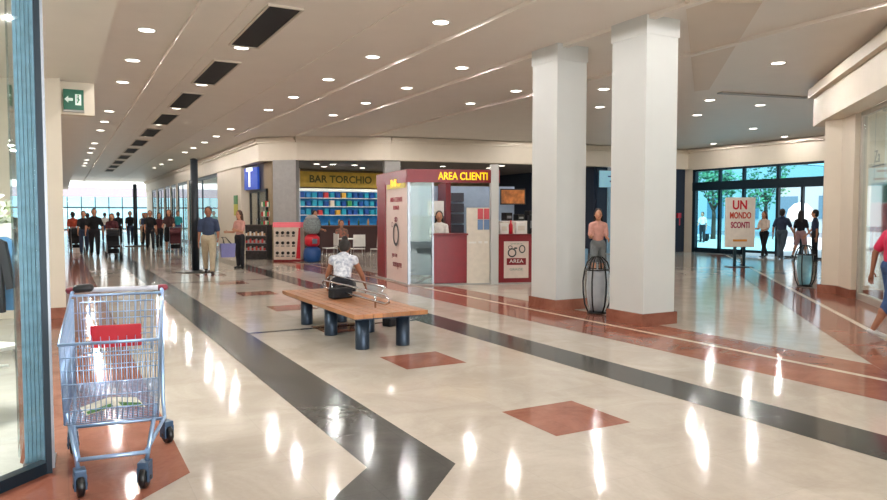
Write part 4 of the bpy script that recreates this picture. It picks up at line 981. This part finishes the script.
def stroller(x, y, rz, lb, fab):
    t = thing('stroller', lb, 'stroller', (x, y, 0), rz)
    a = MB()
    for sx in (-.22, .22):
        a.tube([(sx, .42, .12), (sx, .1, .5), (sx, -.35, 1.02)], .013); a.tube([(sx, -.3, .1), (sx, .15, .55)], .013)
    a.tube([(-.22, -.35, 1.02), (.22, -.35, 1.02)], .016); a.tube([(-.22, -.3, .12), (.22, -.3, .12)], .01); a.build('frame', steel, t)
    a = MB(); rs = []
    for y_, z_ in ((.34, .42), (.3, .46), (.0, .44), (-.12, .6), (-.2, .88)): rs.append([(-.2, y_, z_), (.2, y_, z_), (.2, y_-.02, z_-.05), (-.2, y_-.02, z_-.05)])
    a.rings(rs, smooth=False); a.build('seat', fab, t)
    a = MB(); rs = []
    for k in range(6):
        an = math.radians(10+k*24); rs.append([(-.21, -.16+.26*math.cos(an), .72+.28*math.sin(an)), (.21, -.16+.26*math.cos(an), .72+.28*math.sin(an)), (.21, -.16+.24*math.cos(an), .72+.26*math.sin(an)), (-.21, -.16+.24*math.cos(an), .72+.26*math.sin(an))])
    a.rings(rs, smooth=False); a.build('hood', fab, t)
    a = MB(); a.bbox(-.18, .18, -.28, .1, .16, .32, .02); a.build('under_basket', blackf, t)
    for sx in (-.24, .24):
        for yy in (-.3, .42): a = MB(); a.tube([(sx-.02, yy, .11), (sx+.02, yy, .11)], .11, 18); a.build('wheel', black, t)
stroller(1.6, 27.5, PI, 'dark stroller pushed by the woman in maroon', blackf)
stroller(4.05, 30.2, PI*.95, 'dark pram pushed by the woman in long dark clothes', maroon)
stroller(.55, 32.2, PI, 'dark stroller with a pale bag at the far left of the corridor', blackf)
t = thing('parcel', 'small white parcel under the far left stroller', 'parcel', (.5, 31.7, 0)); a = MB(); a.bbox(-.13, .13, -.1, .1, 0, .2, .01); a.build('box', white, t); a = MB(); a.box(-.02, .02, -.101, .101, .0, .202); a.build('tape', offw, t)

# seated person on the bench, back to us
person((3.38, 9.14), 62, 'person in a blue and white patterned top sitting on the bench, back to us', 1.56, pat, dk, 'capri', hairb, 'bun', legs=((1.45, 1.35), (1.5, 1.45)), arms=((.25, .5), (.3, .45)), abd=(.35, .45),
       lean=.5, headp=.5, sleeve=.12, vox=.011, hip_z=.545, foot_z=0, sk=skin2, build=1.05)
t = thing('handbag', 'black handbag lying on the bench beside the seated person', 'bag', (3.2, 8.7, .426), math.radians(10))
a = MB(); a.bbox(-.15, .15, -.08, .08, 0, .14, .045, 3); a.build('bag_body', blackf, t); a = MB(); a.tube([(-.1, -.02, .13), (-.07, -.03, .17), (.07, -.03, .17), (.1, -.02, .13)], .01); a.build('strap', black, t)
t = thing('tote_bag', 'dark bag standing on the floor behind the bench', 'bag', (3.98, 8.75, 0), .4)
a = MB(); a.bbox(-.15, .15, -.08, .08, 0, .12, .04, 3); a.build('bag_body', blackf, t); a = MB(); a.tube([(-.1, 0, .11), (-.05, .02, .15), (.05, .02, .15), (.1, 0, .11)], .009); a.build('strap', black, t)

# passer-by at the right edge
person((8.96, 4.88), -35, 'person in a pink polo shirt and blue denim shorts walking at the right edge', 1.64, pinks, jn, 'capri', hairb, False, legs=((.12, .08), (-.2, .3)), arms=((-.45, .35), (.3, .5)), abd=(.25, .2), sleeve=.7, vox=.011, build=1.08, shoe=shw, sk=skin2)
# behind the hoop stand, between the columns
person((10.45, 12.0), 235, 'person in a pale pink top and grey shorts seen between the columns', 1.7, rose, gr, 'shorts', hairb, True, legs=WALK2, arms=HOLD, vox=.014, build=.95)
t = thing('shopping_bag', 'light blue shopping bag beside the person in grey shorts', 'bag', (10.1, 12.2, .35)); 
a = MB(); a.rings([[(-.16, -.07, 0), (.16, -.07, 0), (.16, .07, 0), (-.16, .07, 0)], [(-.18, -.08, .42), (.18, -.08, .42), (.18, .08, .42), (-.18, .08, .42)]], smooth=False); a.build('sack', lb, t)
a = MB(); a.tube([(-.08, 0, .41), (-.03, 0, .56), (.05, 0, .56), (.1, 0, .41)], .008, 6); a.build('strap', dark, t)
# bar customers
person((7.5, 22.85), 280, 'bar customer in dark clothes standing left of the round table', 1.68, bk, maroon, 'trousers', hairb, True, legs=STAND, arms=HOLD, vox=.016)
person((8.33, 22.5), 255, 'bar customer in a grey-green patterned top seated at the round table', 1.68, mat('cloth_greygreen', (104, 122, 112), .9, var=.5, scale=14, tint=(180, 110, 90)), dk, 'trousers', hairb, False, legs=((1.5, 1.5), (1.45, 1.4)), arms=((.5, .9), (.5, .9)), lean=-.05, vox=.016, hip_z=.56)
# kiosk clerk
PK = A0+kd*.82+Vector((-kd.y, kd.x))*.8
person((PK.x, PK.y), 240, 'clerk in a white shirt with dark hair behind the red kiosk counter', 1.62, wt, dk, 'trousers', hairb, True, legs=STAND, arms=HOLD, vox=.014, sleeve=.9)
# entrance
person((22.0, 16.45), 185, 'woman in a white top and black trousers standing by the glass doors', 1.7, cloth('cream', (226, 206, 190)), bk, 'trousers', hairbr, True, legs=WALK, arms=HOLD, vox=.016, build=.95)
person((22.0, 15.75), 10, 'man in a dark blue top walking out through the open doors', 1.78, nv, cloth('greyblue', (70, 84, 96)), 'trousers', hairb, legs=WALK, arms=SW, abd=(.3, .3), vox=.016, build=1.12)
person((22.6, 15.45), 10, 'woman in a dark top and pinkish shorts walking out beside the man', 1.72, dk, cloth('mauve', (176, 138, 140)), 'shorts', hairb, True, legs=WALK2, arms=SW, vox=.016)
person((21.2, 14.0), 120, 'dark-clothed person standing at the right edge of the entrance', 1.7, nv, dk, 'trousers', hairb, legs=STAND, arms=SW, vox=.016)
person((30.5, 28.0), 200, 'person in blue standing outside the left entrance pane', 1.75, lb, jn, 'trousers', hairb, legs=STAND, arms=SW, vox=.02)
person((31.4, 27.4), 200, 'person in dark trousers and white top outside the left entrance pane', 1.7, wt, dk, 'trousers', hairb, legs=STAND, arms=SW, vox=.02)
# ------------------------------------------------------------------ camera, world, view
cam = bpy.data.cameras.new('camera'); co = bpy.data.objects.new('camera', cam); COL.objects.link(co)
cam.sensor_width = 36; cam.lens = 36*700/887; cam.clip_end = 400
yaw = math.radians(28.6); pitch = math.atan(35/700)
co.location = (0, 0, 1.52); co.rotation_euler = (PI/2-pitch, 0, -yaw)
bpy.context.scene.camera = co
w = bpy.data.worlds.new('w'); bpy.context.scene.world = w; w.use_nodes = True
nt = w.node_tree; bg = nt.nodes['Background']
tc = nt.nodes.new('ShaderNodeTexCoord'); sx_ = nt.nodes.new('ShaderNodeSeparateXYZ'); cr = nt.nodes.new('ShaderNodeValToRGB')
nt.links.new(tc.outputs['Generated'], sx_.inputs[0]); nt.links.new(sx_.outputs['Z'], cr.inputs['Fac']); nt.links.new(cr.outputs['Color'], bg.inputs['Color'])
cr.color_ramp.elements[0].color = (.86, .96, 1, 1); cr.color_ramp.elements[1].color = (.45, .72, 1, 1)
bg.inputs['Strength'].default_value = 3.2
sun = bpy.data.lights.new('sun', 'SUN'); sun.energy = 14; sun.angle = .02; so = bpy.data.objects.new('sun', sun); COL.objects.link(so); so.rotation_euler = (math.radians(30), math.radians(-25), 0)
vs = bpy.context.scene.view_settings
bpy.context.scene.display_settings.display_device = 'sRGB'
vs.view_transform = 'Standard'; vs.look = 'None'; vs.exposure = -.8; vs.gamma = 1; vs.use_curve_mapping = False
